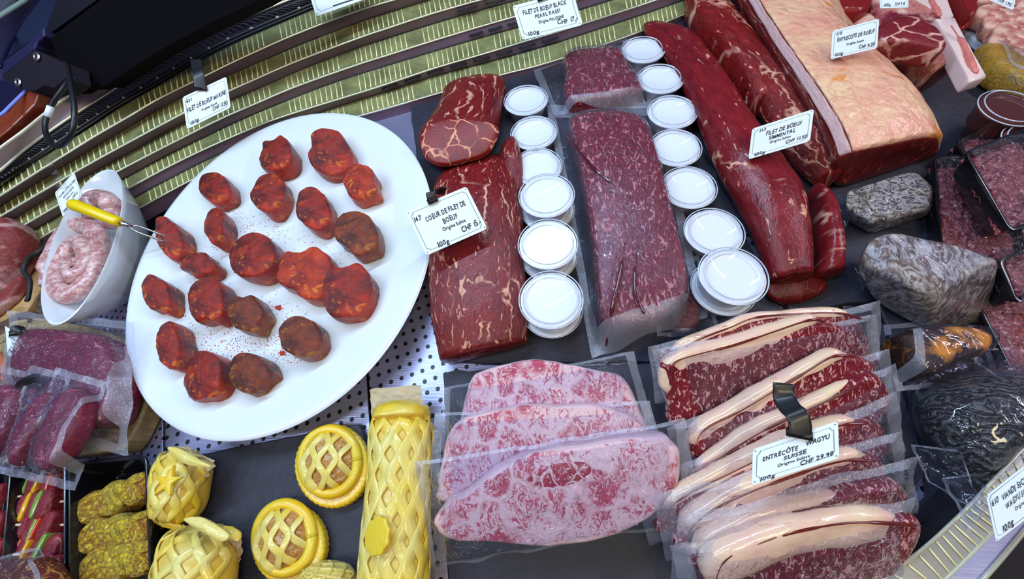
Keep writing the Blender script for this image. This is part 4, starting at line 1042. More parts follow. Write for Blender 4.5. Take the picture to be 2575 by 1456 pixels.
vac_flat('vacuum_pack', [(1375, 268, .02), (1655, 268, .02), (1778, 800, .02), (1490, 905, .02)], .013,
         [(1432, 318), (1480, 300), (1560, 296), (1612, 318), (1640, 380), (1672, 500), (1702, 620), (1722, 720), (1700, 775), (1640, 815), (1560, 828), (1512, 812), (1500, 740), (1488, 620), (1470, 500), (1450, 400)], .05, M['packed_filet'], 'large vacuum packed beef filet lying between the two rows of cream cups', seed=2, amp=.0008)
vac_flat('vacuum_pack', [(1340, 178, .012), (1575, 90, .014), (1650, 272, .022), (1392, 292, .022)], .013,
         [(1420, 155), (1450, 140), (1530, 132), (1560, 140), (1580, 180), (1612, 232), (1580, 250), (1500, 262), (1440, 268), (1418, 240), (1424, 190)], .038, M['packed_filet'], 'small vacuum packed filet end beyond the large pack', seed=6, amp=.001)
vp = bpy.data.objects['vacuum_pack']; M['fold'] = plain('juice_filled_fold', (.09, .008, .02), .12, coat=1)
for pts_ in ([(1392, 290, .03), (1440, 360, .06), (1490, 420, .068), (1540, 462, .070)], [(1572, 610, .070), (1560, 680, .071), (1540, 770, .068), (1524, 870, .03)], [(1700, 612, .064), (1722, 690, .058), (1735, 760, .04)], [(1600, 640, .070), (1596, 720, .071), (1620, 790, .066)]):
    mk('film_fold', tube([P(*q) for q in pts_], [.0006, .0022, .0026, .0018, .0008], N=8, n=24), M['fold'], vp, label='dark juice filled fold of the bag')
# folded pack corner hidden behind the nearest right cups
vac_flat('vacuum_pack', [(1640, 700, .012), (1755, 640, .02), (1812, 850, .012), (1652, 850, .012)], .012, [(1690, 690), (1730, 700), (1760, 780), (1740, 830), (1690, 820)], .018, M['endcut'], 'folded empty end of a vacuum bag with dark juice beside the nearest right cups', seed=9)

# venison packs at left on the round wooden board
def wood(name, a, b, rot=0):
    t = NT(name); c = t.coord(scale=(1, 7, 1), rot=(0, 0, rot)); n1 = t.noise(c, 14, 6, .6, 1.2); n2 = t.noise(t.coord(), 12, 3)
    col = t.mix(t.ramp(n1, .35, .65), a, b); col = t.mix(t.ramp(n2, .55, .75), col, tuple(x * .5 for x in a))
    return t.pbr(col, .5, 0, 0, t.bump(n1, .001))
M['wood_light'] = wood('pale_wood', (.5, .27, .08), (.72, .45, .2), .3)
M['wood_dark'] = wood('bark_brown_wood', (.06, .03, .02), (.16, .1, .07), .8)
mk('wooden_board', pillow([P(x, y, .03) for x, y in [(-60, 860), (60, 800), (180, 812), (235, 825), (300, 852), (365, 930), (372, 1000), (345, 1070), (305, 1130), (250, 1140), (60, 1160), (-100, 1140)]], UP, .028, .004, N=64), wood('round_board_wood', (.33, .22, .1), (.62, .48, .22), .5), label='round pale wooden board under the purple venison packs', cat='board')
vac_flat('vacuum_pack', [(25, 780, .05), (348, 812, .066), (325, 1150, .05), (5, 1050, .05)], .031,
         [(75, 850), (120, 832), (200, 838), (270, 848), (305, 880), (322, 950), (312, 1020), (285, 1065), (240, 1075), (170, 1050), (90, 1000), (58, 930)], .045, M['venison'], 'largest purple vacuum packed venison saddle on the round wooden board', seed=12, amp=.0012, wr=.002)
sp = [([(150, 922, .085), (272, 962, .08), (195, 1235, .06), (45, 1200, .06)], [(170, 985), (205, 975), (232, 1010), (215, 1070), (180, 1130), (140, 1175), (105, 1180), (100, 1140), (130, 1060)], 'purple vacuum packed tenderloin nearest the black trays, its end pointing up right'),
      ([(82, 918, .085), (182, 945, .085), (115, 1215, .06), (0, 1190, .06)], [(100, 1010), (130, 985), (148, 1010), (135, 1060), (95, 1110), (60, 1160), (35, 1170), (45, 1110), (75, 1050)], 'purple vacuum packed tenderloin in the middle of the three small packs'),
      ([(0, 918, .08), (98, 940, .08), (40, 1200, .06), (-90, 1180, .06)], [(-10, 985), (30, 965), (62, 985), (50, 1040), (20, 1100), (-15, 1150), (-40, 1140), (-40, 1040)], 'leftmost purple vacuum packed tenderloin cut off by the left edge')]
for k, (bag, inn, d) in enumerate(sp):
    vac_flat('vacuum_pack', [(x, y, z) for x, y, z in bag], .058 + .006 * (2 - k), inn, .026, M['venison'], d, group='small purple venison packs', seed=20 + k, wr=.003)
# raw ham chunk and orange board at left
M['chunk'] = meat('pink_chunk', (.45, .07, .06), (.28, .03, .04), (.7, .38, .34), vein=16, veinw=.1, veinmask=(.45, .6), bump=.0015, patch=((.6, .35, .36), 16, .55, .7))
mk('wooden_board', pillow([P(x, y, .028) for x, y in [(-60, 690), (60, 640), (125, 620), (118, 690), (60, 790), (-30, 880), (-80, 860)]], UP, .026, .003, N=44), M['wood_light'], label='orange wooden board under the pink raw chunk at the left edge', cat='board')
mk('raw_joint', Loft([((-60, 560), (10, 560), .05), ((-60, 640), (70, 566), .06), ((-60, 700), (95, 600), .06), ((-60, 740), (88, 640), .045), ((-60, 780), (40, 720), .03)], .029, p=2.6, amp=.002, seed=3, M=30, N=36).mesh(), M['chunk'], label='pink raw meat joint on the orange wooden board at the left edge', cat='meat')
mk('raw_joint', blob([(-50, 700), (40, 690), (48, 712), (20, 745), (-10, 770), (-50, 790)], .045, .029, .006, amp=.0015), M['chunk'], label='lower pink raw meat joint peeking out below the first one at the left edge', cat='meat')
mk('vine_root', join(tube([P(x, y, z) for x, y, z in [(118, 610, .05), (100, 632, .055), (72, 650, .05), (60, 680, .045), (75, 705, .045), (72, 745, .04), (66, 758, .04)]], [.003, .004, .0035, .003, .003, .002], n=30), tube([P(x, y, .05) for x, y in [(100, 632), (110, 628), (106, 622)]], .002, n=8)), plain('dark_root', (.02, .018, .02), .6, bump=.003, var=.5), label='twisted black root draped over the orange wooden board', cat='decoration')
mk('bark_log', blob([(75, 790), (100, 740), (125, 700), (150, 760), (135, 800), (90, 815), (20, 830)], .026, .001, .006, amp=.004, freq=60), M['wood_dark'], label='dark rough bark piece behind the white bowl and packs', cat='wood')
mk('bark_log', blob([(-40, 830), (60, 780), (90, 800), (50, 840), (-30, 880)], .03, .002, .006, amp=.004, freq=60, seed=4), M['wood_dark'], label='dark rough bark piece at the left edge above the venison label', cat='wood')
mk('meat_slice', blob([(-30, 880), (10, 900), (30, 930), (24, 950), (-30, 955)], .05, .031, .004, amp=.001), plain('orange_cured', (.55, .16, .08), .4, coat=.3), label='orange cured slice at the left edge under the venison pack', cat='meat')

# ================================================================ PALE MARBLED STEAKS (LEFT STACK)
FP = (.70, .47, .50)
M['wagyu_pale'] = meat('pale_marbled', (.42, .06, .10), (.30, .03, .07), FP, 1, vein=40, veinw=.12, veinmask=(.3, .5), marb=(300, .455, .525), bump=.0006, rimfat=.07, rough=.35, coat=.4, fibre=(1, .6, 1), rot=(0, 0, .5))
M['wagyu_core'] = meat('marbled_core', (.36, .02, .05), (.26, .012, .035), FP, .9, vein=44, veinw=.05, veinmask=(.3, .45), marb=(170, .54, .6), bump=.0006, rough=.3, coat=.5)
def plane_n(tilt, yaw=0.0):
    """normal tilted from straight up towards the viewer's side of the counter"""
    a = math.radians(tilt); return Vector((math.sin(a) * math.sin(yaw), -math.sin(a) * math.cos(yaw), math.cos(a)))
def pack_leaning(name, anchor, n, steak, th, bag, mat, desc, group, seed=0, extras=None, fat=None, bulge=.003, wr=.0012, sealw=.05):
    pt = P(*anchor)
    st = [PP(x, y, pt, n) for x, y in steak]
    root = thing(name, desc, 'vacuum pack', tuple(sum(st, Vector()) / len(st) - n * th), group=group)
    mk('steak', pillow(st, n, th, th * .35, bulge=bulge, amp=.0009, seed=seed, N=80, rings=9), mat, root)
    if extras:
        for nm, px, m_ in extras:
            o = [PP(x, y, pt, n) + n * (bulge * .75) for x, y in px]
            mk(nm, pillow(o, n, .004, .002, bulge=.0012, N=40, rings=5), m_, root)
    if fat:
        a = [PP(x, y, pt, n) - n * th * .4 for x, y in fat[0]]
        k = len(a); rads = fat[1]
        tb = tube(cr_open(a, 40), sq=.72, up=n, r=[r_ for r_ in np.interp(np.linspace(0, 1, 40), np.linspace(0, 1, len(rads)), rads) * 1.0 * np.minimum(1, np.minimum(np.linspace(0, 1, 40), 1 - np.linspace(0, 1, 40)) * 9 + .15)], N=18)
        jl = [PP(x, y, pt, n) - n * th * .05 for x, y in fat[0]]; jd = (jl[-1] - jl[0]).normalized().cross(n) * -1
        if jd.y < 0: jd = -jd
        jr = float(np.mean(rads)) * .72
        jl = [q + jd * jr * (1 if 0 < i_ < k - 1 else .3) + n * (.003 + .0015 * nz(q, 60, seed)) for i_, q in enumerate(jl)]
        mk('juice_line', tube(cr_open(jl, 40), [.0004, .0010, .0006, .0014, .0008, .0015, .0005], N=8), M['juice'], root, label='dark red juice line')
        V = [p + (p * 0 + Vector((nz(p, 40, seed), nz(p, 40, seed + 2), nz(p, 40, seed + 4)))) * .0022 for p in tb[0]]
        mk('fat_rim', (V, tb[1], None), M['wfat'], root, label='cream coloured fat rim')
    c4 = [PP(x, y, pt, n) for x, y in bag]
    def hf(u, v):
        e = min(u, 1 - u, v, 1 - v); s = min(1, e / .16); s = s * s * (3 - 2 * s)
        return -th * .5 * (1 - s) + (bulge + .0028) * s
    a_, b_ = sheet(c4, n, hf, nu=44, nv=30, wr=wr, seed=seed, band=sealw, fr=60)
    mk('film', a_, M['film'], root); mk('sealed_edge', b_, M['seal'], root)
    return root
def wfat():
    t = NT('cream_fat_rim'); c = t.coord(); n1 = t.noise(c, 20, 4, .6, .8); n2 = t.noise(c, 60, 3)
    col = t.mix(t.ramp(n1, .35, .65), (.84, .52, .42), (.86, .66, .42)); col = t.mix(t.ramp(t.noise(t.coord(scale=(.3, 1, 1), rot=(0, 0, -.35)), 60, 5, .7, 1.2), .58, .68), col, (.42, .08, .04)); col = t.mix(t.ramp(n2, .6, .8), col, (.8, .48, .4))
    return t.pbr(col, .25, 0, .7, t.bump(n2, .001))
M['wfat'] = wfat(); M['juice'] = plain('meat_juice', (.14, .012, .01), .2, coat=.5)
gp = 'pale heavily marbled steaks in vacuum bags'
n0, n1_, n2_ = plane_n(16), plane_n(20), plane_n(22)
pack_leaning('packed_steak', (1380, 1000, .050), plane_n(10), [(1180, 958), (1212, 930), (1280, 912), (1350, 902), (1430, 914), (1505, 930), (1560, 942), (1590, 978), (1612, 1030), (1628, 1100), (1500, 1130), (1150, 1120), (1156, 1050)], .024,
             [(1108, 975), (1190, 885), (1640, 890), (1665, 1110), (1600, 1165), (1095, 1130)][0:1] + [(1600, 880), (1665, 1130), (1095, 1140)], M['wagyu_pale'], 'farthest of the three pale pink marbled steaks, its pack overlapped by the next', gp, seed=1)
pack_leaning('packed_steak', (1350, 1120, .060), plane_n(15), [(1106, 1170), (1122, 1096), (1160, 1054), (1240, 1032), (1335, 1018), (1410, 1020), (1480, 1016), (1545, 1030), (1600, 1054), (1640, 1110), (1665, 1200), (1500, 1250), (1130, 1270), (1098, 1225)], .024,
             [(1080, 1042), (1640, 1010), (1705, 1230), (1075, 1290)], M['wagyu_pale'], 'middle one of the three pale pink marbled steaks in its wrinkled pack', gp, seed=5)
pack_leaning('packed_steak', (1400, 1250, .070), plane_n(20), [(1087, 1312), (1120, 1270), (1168, 1245), (1240, 1185), (1312, 1150), (1390, 1132), (1460, 1120), (1560, 1105), (1665, 1095), (1695, 1115), (1716, 1145), (1712, 1216), (1668, 1280), (1620, 1318), (1562, 1345), (1480, 1368), (1375, 1379), (1300, 1376), (1229, 1368), (1150, 1366), (1112, 1355), (1092, 1335)], .026,
             [(1025, 1175), (1740, 1060), (1768, 1330), (1060, 1450)], M['wagyu_pale'], 'nearest and largest of the three pale pink marbled steaks with a dark oval core', gp, seed=9,
             extras=[('red_core', [(1330, 1195), (1370, 1172), (1430, 1160), (1475, 1162), (1490, 1185), (1460, 1215), (1410, 1238), (1360, 1232), (1332, 1215)], M['wagyu_core'])], bulge=.004, wr=.0014)

# ================================================================ ENTRECOTE STEAKS (RIGHT STACK)
M['wagyu_red'] = meat('marbled_red', (.30, .02, .035), (.17, .008, .02), (.74, .42, .38), vein=60, veinw=.05, veinmask=(.62, .75), marb=(260, .57, .66), fleck=.38, flscale=260, fibre=(1, .5, .5), bump=.0008, rough=.3, coat=.4)
gr_ = 'vacuum packed marbled entrecote steaks leaning in a row'
TH = .024
# anchor (px,py,z) tilt | steak outline | bag quad | fat rim polyline + radii | desc
ENT = [
 ((1990, 840, .075), 34, [(1668, 905), (1750, 862), (1830, 832), (1900, 806), (2000, 797), (2100, 796), (2160, 800), (2200, 880), (2180, 940), (1760, 1000), (1690, 980)], [(1640, 880), (1850, 770), (2240, 760), (2235, 960), (1660, 1030)], ([(1672, 908), (1750, 870), (1835, 838), (1900, 812), (2000, 803), (2100, 800), (2165, 806)], [.006, .010, .010, .009, .009, .010, .007]), 'farthest entrecote pack of the row, mostly hidden, showing only pale fat'),
 ((1960, 900, .075), 36, [(1668, 930), (1690, 912), (1760, 905), (1850, 882), (1950, 848), (2045, 815), (2110, 818), (2160, 842), (2190, 900), (2170, 960), (2000, 1010), (1800, 1060), (1700, 1080), (1685, 1010)], [(1648, 884), (2230, 796), (2245, 930), (1700, 1080)], ([(1700, 1010), (1694, 960), (1705, 925), (1770, 904), (1850, 884), (1950, 850), (2040, 820), (2075, 815)], [.008, .012, .013, .014, .014, .013, .011, .006]), 'second farthest entrecote pack with a bright red marbled face and L shaped fat rim'),
 ((1960, 1010, .076), 36, [(1740, 1140), (1760, 1090), (1870, 1030), (2010, 950), (2110, 905), (2170, 900), (2215, 930), (2210, 1000), (2100, 1060), (1900, 1140), (1780, 1170)], [(1690, 1090), (2260, 885), (2275, 1010), (1740, 1230)], ([(1748, 1150), (1775, 1098), (1870, 1046), (1950, 1000), (2030, 952), (2100, 912), (2150, 900)], [.008, .013, .014, .014, .013, .011, .007]), 'third entrecote pack, its cream fat rim running up to the black clip'),
 ((1960, 1080, .078), 37, [(1730, 1240), (1800, 1160), (1930, 1085), (2060, 1020), (2180, 950), (2230, 960), (2245, 1030), (2150, 1110), (1900, 1200), (1780, 1250)], [(1690, 1200), (2280, 925), (2290, 1050), (1730, 1290)], ([(1745, 1210), (1830, 1150), (1930, 1090), (2060, 1030), (2180, 960)], [.006, .010, .011, .010, .006]), 'fourth entrecote pack, pale and narrow, behind the price card'),
 ((1990, 1150, .080), 38, [(1650, 1330), (1700, 1270), (1830, 1200), (2000, 1120), (2120, 1075), (2200, 1062), (2236, 1090), (2236, 1150), (2120, 1200), (1900, 1260), (1700, 1350)], [(1608, 1290), (2290, 1000), (2300, 1150), (1650, 1400)], ([(1668, 1300), (1720, 1262), (1850, 1196), (2000, 1126), (2110, 1085), (2180, 1066)], [.009, .011, .012, .012, .010, .007]), 'fifth entrecote pack, its red face showing right of the price card'),
 ((1990, 1220, .082), 39, [(1700, 1370), (1760, 1320), (1850, 1260), (2000, 1200), (2140, 1160), (2225, 1165), (2235, 1220), (2120, 1270), (1900, 1330), (1750, 1400)], [(1652, 1270), (2300, 1100), (2310, 1240), (1690, 1440)], ([(1715, 1360), (1775, 1312), (1880, 1255), (2000, 1212), (2120, 1175), (2205, 1160)], [.010, .014, .014, .014, .012, .007]), 'sixth entrecote pack, its cream rim just below the price card'),
 ((1990, 1300, .084), 40, [(1740, 1420), (1800, 1370), (1900, 1320), (2050, 1270), (2180, 1235), (2270, 1225), (2290, 1270), (2180, 1330), (1950, 1390), (1780, 1450)], [(1720, 1330), (2335, 1165), (2340, 1310), (1700, 1490)], ([(1752, 1400), (1830, 1360), (1930, 1318), (2050, 1290), (2170, 1270), (2260, 1240)], [.010, .013, .013, .012, .010, .006]), 'second nearest entrecote pack with a dark red fold in its rim'),
 ((2000, 1370, .088), 36, [(1780, 1500), (1800, 1440), (1900, 1380), (2020, 1340), (2160, 1315), (2290, 1305), (2330, 1330), (2300, 1400), (2230, 1470), (2100, 1540), (1850, 1560)], [(1700, 1400), (2330, 1270), (2320, 1480), (1760, 1640)], ([(1790, 1490), (1830, 1430), (1920, 1385), (2020, 1355), (2160, 1335), (2310, 1326)], [.012, .017, .018, .017, .016, .012]), 'nearest and largest entrecote pack at the bottom edge with a thick cream rim'),
]
for i, (anc, tilt, steak, bag, fat, d) in enumerate(ENT):
    if len(bag) == 5: bag = [bag[0], bag[2], bag[3], bag[4]]
    pack_leaning('packed_steak', anc, plane_n(tilt, .22), steak, TH * .9, bag, M['wagyu_red'], d, gr_, seed=30 + i, fat=fat, bulge=.002, wr=.0014, sealw=.07)
# its price label
label([(1884, 1134), (2117, 1053), (2111, 1152), (1890, 1222)], .118, 'white price label reading entrecote wagyu suisse on a big black clip',
      [('ENTRECÔTE', .12, .57, .15, .42), ('WAGYU', .63, .60, .15, .27), ('SUISSE', .37, .41, .13, .27), ('Origine Suisse', .3, .28, .09, .38), ('CHF 29.90', .56, .13, .14, .38), ('100g', .08, .05, .12, .2)], lean=.75,
      clip=strap(.55, [(0, -.003, .003), (.0, .006, .006), (-.003, .016, .008), (-.008, .024, .004), (-.012, .036, -.001), (-.013, .048, .002)], .017))
# ================================================================ DRIED AND MOULD-RIPENED PIECES
def mould(name, a, b, c_, sc=30, stretch=(1, 1, 1), rot=0, ripple=False):
    t = NT(name); c = t.coord(scale=stretch, rot=(0, 0, rot)); n1 = t.noise(c, sc, 8, .72, 1.6); n2 = t.noise(t.coord(), 12, 3)
    col = t.mix(t.ramp(n1, .44, .56), a, b); col = t.mix(t.ramp(n2, .55, .75), col, c_)
    return t.pbr(col, .35, 0, .5, t.bump(n1, .003), .5)
M['mould_grey'] = mould('grey_marbled_rind', (.07, .045, .035), (.48, .44, .40), (.2, .15, .12), 85, (1, 1.6, 1), .6)
M['mould_pale'] = mould('pale_mouldy_rind', (.16, .10, .08), (.60, .55, .52), (.30, .20, .09), 60, (1.6, .8, 1), -.5)
b1 = thing('dried_beef_block', 'smaller grey mottled dried beef block in cling film beside the filet end', 'dried meat', tuple(P(2220, 500, .012)))
h1_ = [P(x, y, z) for x, y, z in [(2130, 478, .055), (2300, 424, .055), (2345, 470, .05), (2338, 525, .045), (2190, 560, .045), (2125, 520, .05), (2130, 560, .012), (2190, 592, .012), (2335, 545, .012), (2345, 490, .012), (2130, 505, .012)]]
mk('rind', hull(h1_, .006, 3, .001, 60), M['mould_grey'], b1)
mk('cling_film', hull([p + (p - sum(h1_, Vector()) / 11).normalized() * .0015 for p in h1_], .009, 3, .0012, 90, 3), M['shrink'], b1)
mk('film_tail', blob([(2096, 490), (2125, 480), (2140, 540), (2135, 575), (2105, 560), (2092, 520)], .035, .013, .008, amp=.004, freq=90), M['film_soft'], b1)
b2 = thing('dried_beef_block', 'larger pale grey dried beef block in cling film with a slanted cut face', 'dried meat', tuple(P(2330, 700, .012)))
h2_ = [P(x, y, z) for x, y, z in [(2190, 600, .085), (2255, 582, .09), (2395, 612, .088), (2512, 650, .082), (2340, 740, .088), (2160, 660, .07), (2158, 700, .04), (2200, 760, .02), (2345, 835, .012), (2480, 808, .012), (2500, 700, .015), (2180, 620, .03), (2265, 800, .014)]]
mk('rind', hull(h2_, .005, 3, .0012, 50, 4), M['mould_pale'], b2)
mk('cling_film', hull([p + (p - sum(h2_, Vector()) / len(h2_)).normalized() * .0016 for p in h2_], .009, 3, .0012, 90, 3), M['shrink'], b2)
# orange-edged dried piece in a bag
M['cured_dark'] = meat('cured_dark', (.06, .02, .012), (.02, .01, .01), (.2, .07, .02), patch=((.75, .26, .02), 14, .46, .54), bump=.002, rough=.3)
vac_flat('dried_meat_pack', [(2215, 820, .012), (2480, 800, .014), (2500, 960, .014), (2250, 985, .02)], .013, [(2245, 850), (2300, 832), (2400, 828), (2470, 845), (2460, 890), (2380, 920), (2320, 950), (2290, 935), (2262, 890)], .04, M['cured_dark'], 'dark dried meat with an orange yellow edge in a clear bag below the large block', cat='dried meat', seed=41, filmmat='film_soft')
# black dried piece
def blackm():
    t = NT('black_dried_rind'); c = t.coord(); wv = t.n('TexWave', i_Vector=t.coord(rot=(0, 0, .3)), i_Scale=38, i_Distortion=22, i_Detail=6); wv.bands_direction = 'Y'
    n2 = t.noise(c, 9, 3); col = t.mix(t.ramp(wv.outputs['Fac'], .2, .95), (.008, .008, .010), (.085, .085, .075)); col = t.mix(t.ramp(n2, .62, .72), col, (.28, .22, .05))
    return t.pbr(col, .3, 0, .7, t.bump(wv.outputs['Fac'], .0025), .5)
M['blackrind'] = blackm()
b3 = thing('dried_meat_pack', 'big black wrinkled dried beef piece in a loose clear bag next to the front rail', 'dried meat', tuple(P(2440, 1050, .01)))
L3 = Loft([((2330, 960), (2500, 900), .03), ((2300, 1010), (2590, 930), .06), ((2320, 1070), (2620, 1010), .07), ((2360, 1130), (2590, 1080), .066), ((2390, 1185), (2520, 1150), .05), ((2420, 1225), (2450, 1215), .03)], .0095, p=2.2, amp=.003, freq=30, seed=11, M=44, N=44, capr=.5)
mk('dried_beef', L3.mesh(), M['blackrind'], b3)
mk('film', L3_f := ([p for p in Loft([((2315, 940), (2510, 880), .034), ((2284, 1000), (2610, 915), .066), ((2305, 1070), (2640, 1005), .077), ((2350, 1140), (2605, 1085), .073), ((2380, 1200), (2535, 1165), .056), ((2410, 1245), (2470, 1230), .035)], .0085, p=2.2, amp=.004, freq=60, seed=15, M=44, N=44, capr=.4).mesh()[0]], Loft([((0, 0), (10, 0), .01), ((0, 10), (10, 10), .01)], 0, M=44, N=44).mesh()[1], None), M['film_soft'], b3)
def crumple(px4, zs4, seed, par, name='film_end', amp=.012, mat='film_soft', nu=22, nv=22):
    c4 = [P(x, y, z) for (x, y), z in zip(px4, zs4)]
    a_, b_ = sheet(c4, UP, lambda u, v: amp * (.5 + nz(Vector((u * 3, v * 3, seed)), 1, seed)) * min(1, 6 * min(u, 1 - u, v, 1 - v) + .15), nu=nu, nv=nv, wr=.003, seed=seed, band=.06, fr=70)
    mk(name, a_, M[mat], par); mk('sealed_edge', b_, M['seal'], par)
crumple([(2290, 1120), (2410, 1130), (2480, 1300), (2330, 1215)], [.04, .05, .058, .04], 3, b3)
crumple([(2360, 1200), (2440, 1190), (2492, 1260), (2440, 1335)], [.05, .055, .06, .06], 7, b3)
crumple([(2420, 880), (2540, 878), (2620, 1010), (2500, 950)], [.02, .03, .03, .06], 9, b3)

# ================================================================ MINCE TRAYS
def tray(px4, z1, z0, mat, root, wall=.0018, taper=.86, name='tray', rad=.010):
    """open tray: px4 rim corners TL,TR,BR,BL at height z1"""
    c = [P(x, y, z1) for x, y in px4]; cen = sum(c, Vector()) / 4
    ring = []
    for i in range(4):
        p, a, b = c[i], c[i - 1], c[(i + 1) % 4]
        da, db = (a - p).normalized(), (b - p).normalized()
        for j in range(6):
            t = j / 5; q0 = p + da * rad; q1 = p + db * rad
            ring.append(q0 * (1 - t) ** 2 + p * 2 * t * (1 - t) + q1 * t * t)
    N = len(ring)
    def R_(s, z, off=0): return [Vector((cen.x + (p.x - cen.x) * s, cen.y + (p.y - cen.y) * s, z)) + (p - cen).normalized() * off for p in ring]
    rings = [R_(taper * .94, z0), R_(taper, z0 + .003), R_(.985, z1 - .003), R_(1, z1 - .003, .003), R_(1, z1, .003), R_(1, z1 + .0006, 0), R_(.985, z1, -.001), R_(taper * .99, z0 + .005, -wall), R_(taper * .9, z0 + .003, -wall)]
    V = [p for r in rings for p in r]; Fc = [tuple(reversed(range(N)))]
    for k in range(len(rings) - 1):
        for j in range(N): Fc.append((k * N + j, k * N + (j + 1) % N, (k + 1) * N + (j + 1) % N, (k + 1) * N + j))
    Fc.append(tuple((len(rings) - 1) * N + j for j in range(N)))
    return mk(name, (V, Fc, None), mat, root, sharp=45), c, cen
def mince_m():
    t = NT('mince'); c = t.coord(); v = t.n('TexVoronoi', i_Vector=c, i_Scale=150); n1 = t.noise(c, 90, 4, .6, 1)
    col = t.mix(t.ramp(n1, .4, .62), (.20, .018, .022), (.38, .08, .08)); col = t.mix(t.ramp(t.noise(c, 150, 2), .62, .68), col, (.6, .3, .28))
    return t.pbr(col, .4, 0, .4, t.bump(t.math('SUBTRACT', n1, v.outputs[0]), .005), .5)
M['mince'] = mince_m()
def mince_tray(px4, z1, z0, desc, seed, inset=.9, rad=.010):
    c = [P(x, y, z1) for x, y in px4]; cen = sum(c, Vector()) / 4
    root = thing('mince_tray', desc, 'meat tray', (cen.x, cen.y, z0), group='black trays of minced meat under clear film')
    tray(px4, z1, z0, M['trayblack'], root, taper=.9, rad=rad)
    hs = z1 - z0
    inn = [cen + (p - cen) * inset * 1.06 for p in c]
    a_, b_ = sheet([inn[0], inn[1], inn[2], inn[3]], UP, lambda u, v: -hs * .5 + hs * .38 * min(1, 5 * min(u, 1 - u, v, 1 - v)) ** .7 + .003 * nz(Vector((u * 20, v * 20, seed)), 1), nu=60, nv=60, wr=.003, seed=seed, band=0, fr=90)
    mk('minced_meat', a_, M['mince'], root)
    lid = [p + UP * .0012 for p in c]; lid = [cen + UP * .0012 + (p - cen - UP * .0012) * .985 for p in lid]
    a_, b_ = sheet(lid, UP, lambda u, v: -.003 * math.sin(math.pi * u) * math.sin(math.pi * v), nu=40, nv=40, wr=.0011, seed=seed, band=.0, fr=28)
    mk('film', a_, M['film'], root)
mince_tray([(2352, 398), (2480, 385), (2600, 640), (2375, 680)], .040, .012, 'black mince tray lying lowest, half under the mouldy block', 1)
mince_tray([(2410, 350), (2520, 300), (2640, 420), (2470, 470)], .045, .013, 'rearmost black mince tray by the brown sauce cups', 2)
mince_tray([(2432, 384), (2588, 322), (2700, 520), (2542, 578)], .082, .05, 'topmost black mince tray overlapping the two others', 3)
mince_tray([(2440, 720), (2600, 640), (2740, 880), (2580, 1000)], .03, .010, 'black mince tray at the right edge below the pale mouldy block', 4)
mince_tray([(2520, 655), (2640, 600), (2680, 700), (2560, 760)], .066, .035, 'corner of a black mince tray cut off by the right edge', 5)
# golden spiced pack
M['spice_gold'] = meat('golden_marinade', (.5, .28, .03), (.2, .1, .02), (.6, .4, .1), .9, patch=((.3, .24, .12), 30, .5, .6), bump=.003, rough=.3)
vac_flat('marinated_pack', [(2440, 108, .02), (2600, 150, .03), (2640, 270, .02), (2490, 215, .02)], .014, [(2455, 125), (2510, 130), (2580, 165), (2620, 200), (2610, 245), (2560, 228), (2500, 195), (2465, 160)], .035, M['spice_gold'], 'golden marinated meat in a clear bag below the white square dish', seed=50)
vac_flat('marinated_pack', [(2470, 190, .013), (2560, 215, .015), (2600, 270, .013), (2500, 250, .013)], .012, [(2485, 200), (2540, 215), (2570, 245), (2530, 248), (2495, 228)], .014, M['cured_dark'], 'dark bag end with juice sticking out under the golden marinated pack', seed=51)

# ================================================================ BLACK TRAYS LOWER LEFT
tr1 = thing('serving_tray', 'narrow black tray holding the raw meat skewers at lower left', 'tray', tuple(P(95, 1400, .002)))
tray([(26, 1180), (162, 1162), (162, 1700), (-20, 1700)], .055, .002, M['trayblack'], tr1, taper=.9, rad=.010)
tr2 = thing('serving_tray', 'wide black tray holding the golden marinated skewers at lower left', 'tray', tuple(P(280, 1400, .002)))
tray([(174, 1166), (365, 1148), (388, 1700), (174, 1700)], .055, .002, M['trayblack'], tr2, taper=.9, rad=.012)
tr3 = thing('serving_tray', 'black tray cut off by the left edge with more raw skewers', 'tray', tuple(P(-60, 1400, .002)))
tray([(-180, 1205), (14, 1184), (-35, 1700), (-240, 1700)], .05, .002, M['trayblack'], tr3, taper=.9, rad=.010)
M['cube'] = meat('skewer_meat', (.40, .03, .05), (.26, .015, .03), (.55, .16, .16), vein=30, veinw=.05, veinmask=(.5, .65), bump=.0015, rough=.3)
M['pep_r'] = plain('red_pepper', (.62, .06, .015), .22, coat=.6); M['pep_y'] = plain('yellow_pepper', (.78, .4, .01), .22, coat=.6); M['pep_g'] = plain('green_pepper', (.2, .34, .05), .22, coat=.6)
M['stick'] = plain('wooden_stick', (.75, .6, .42), .5)
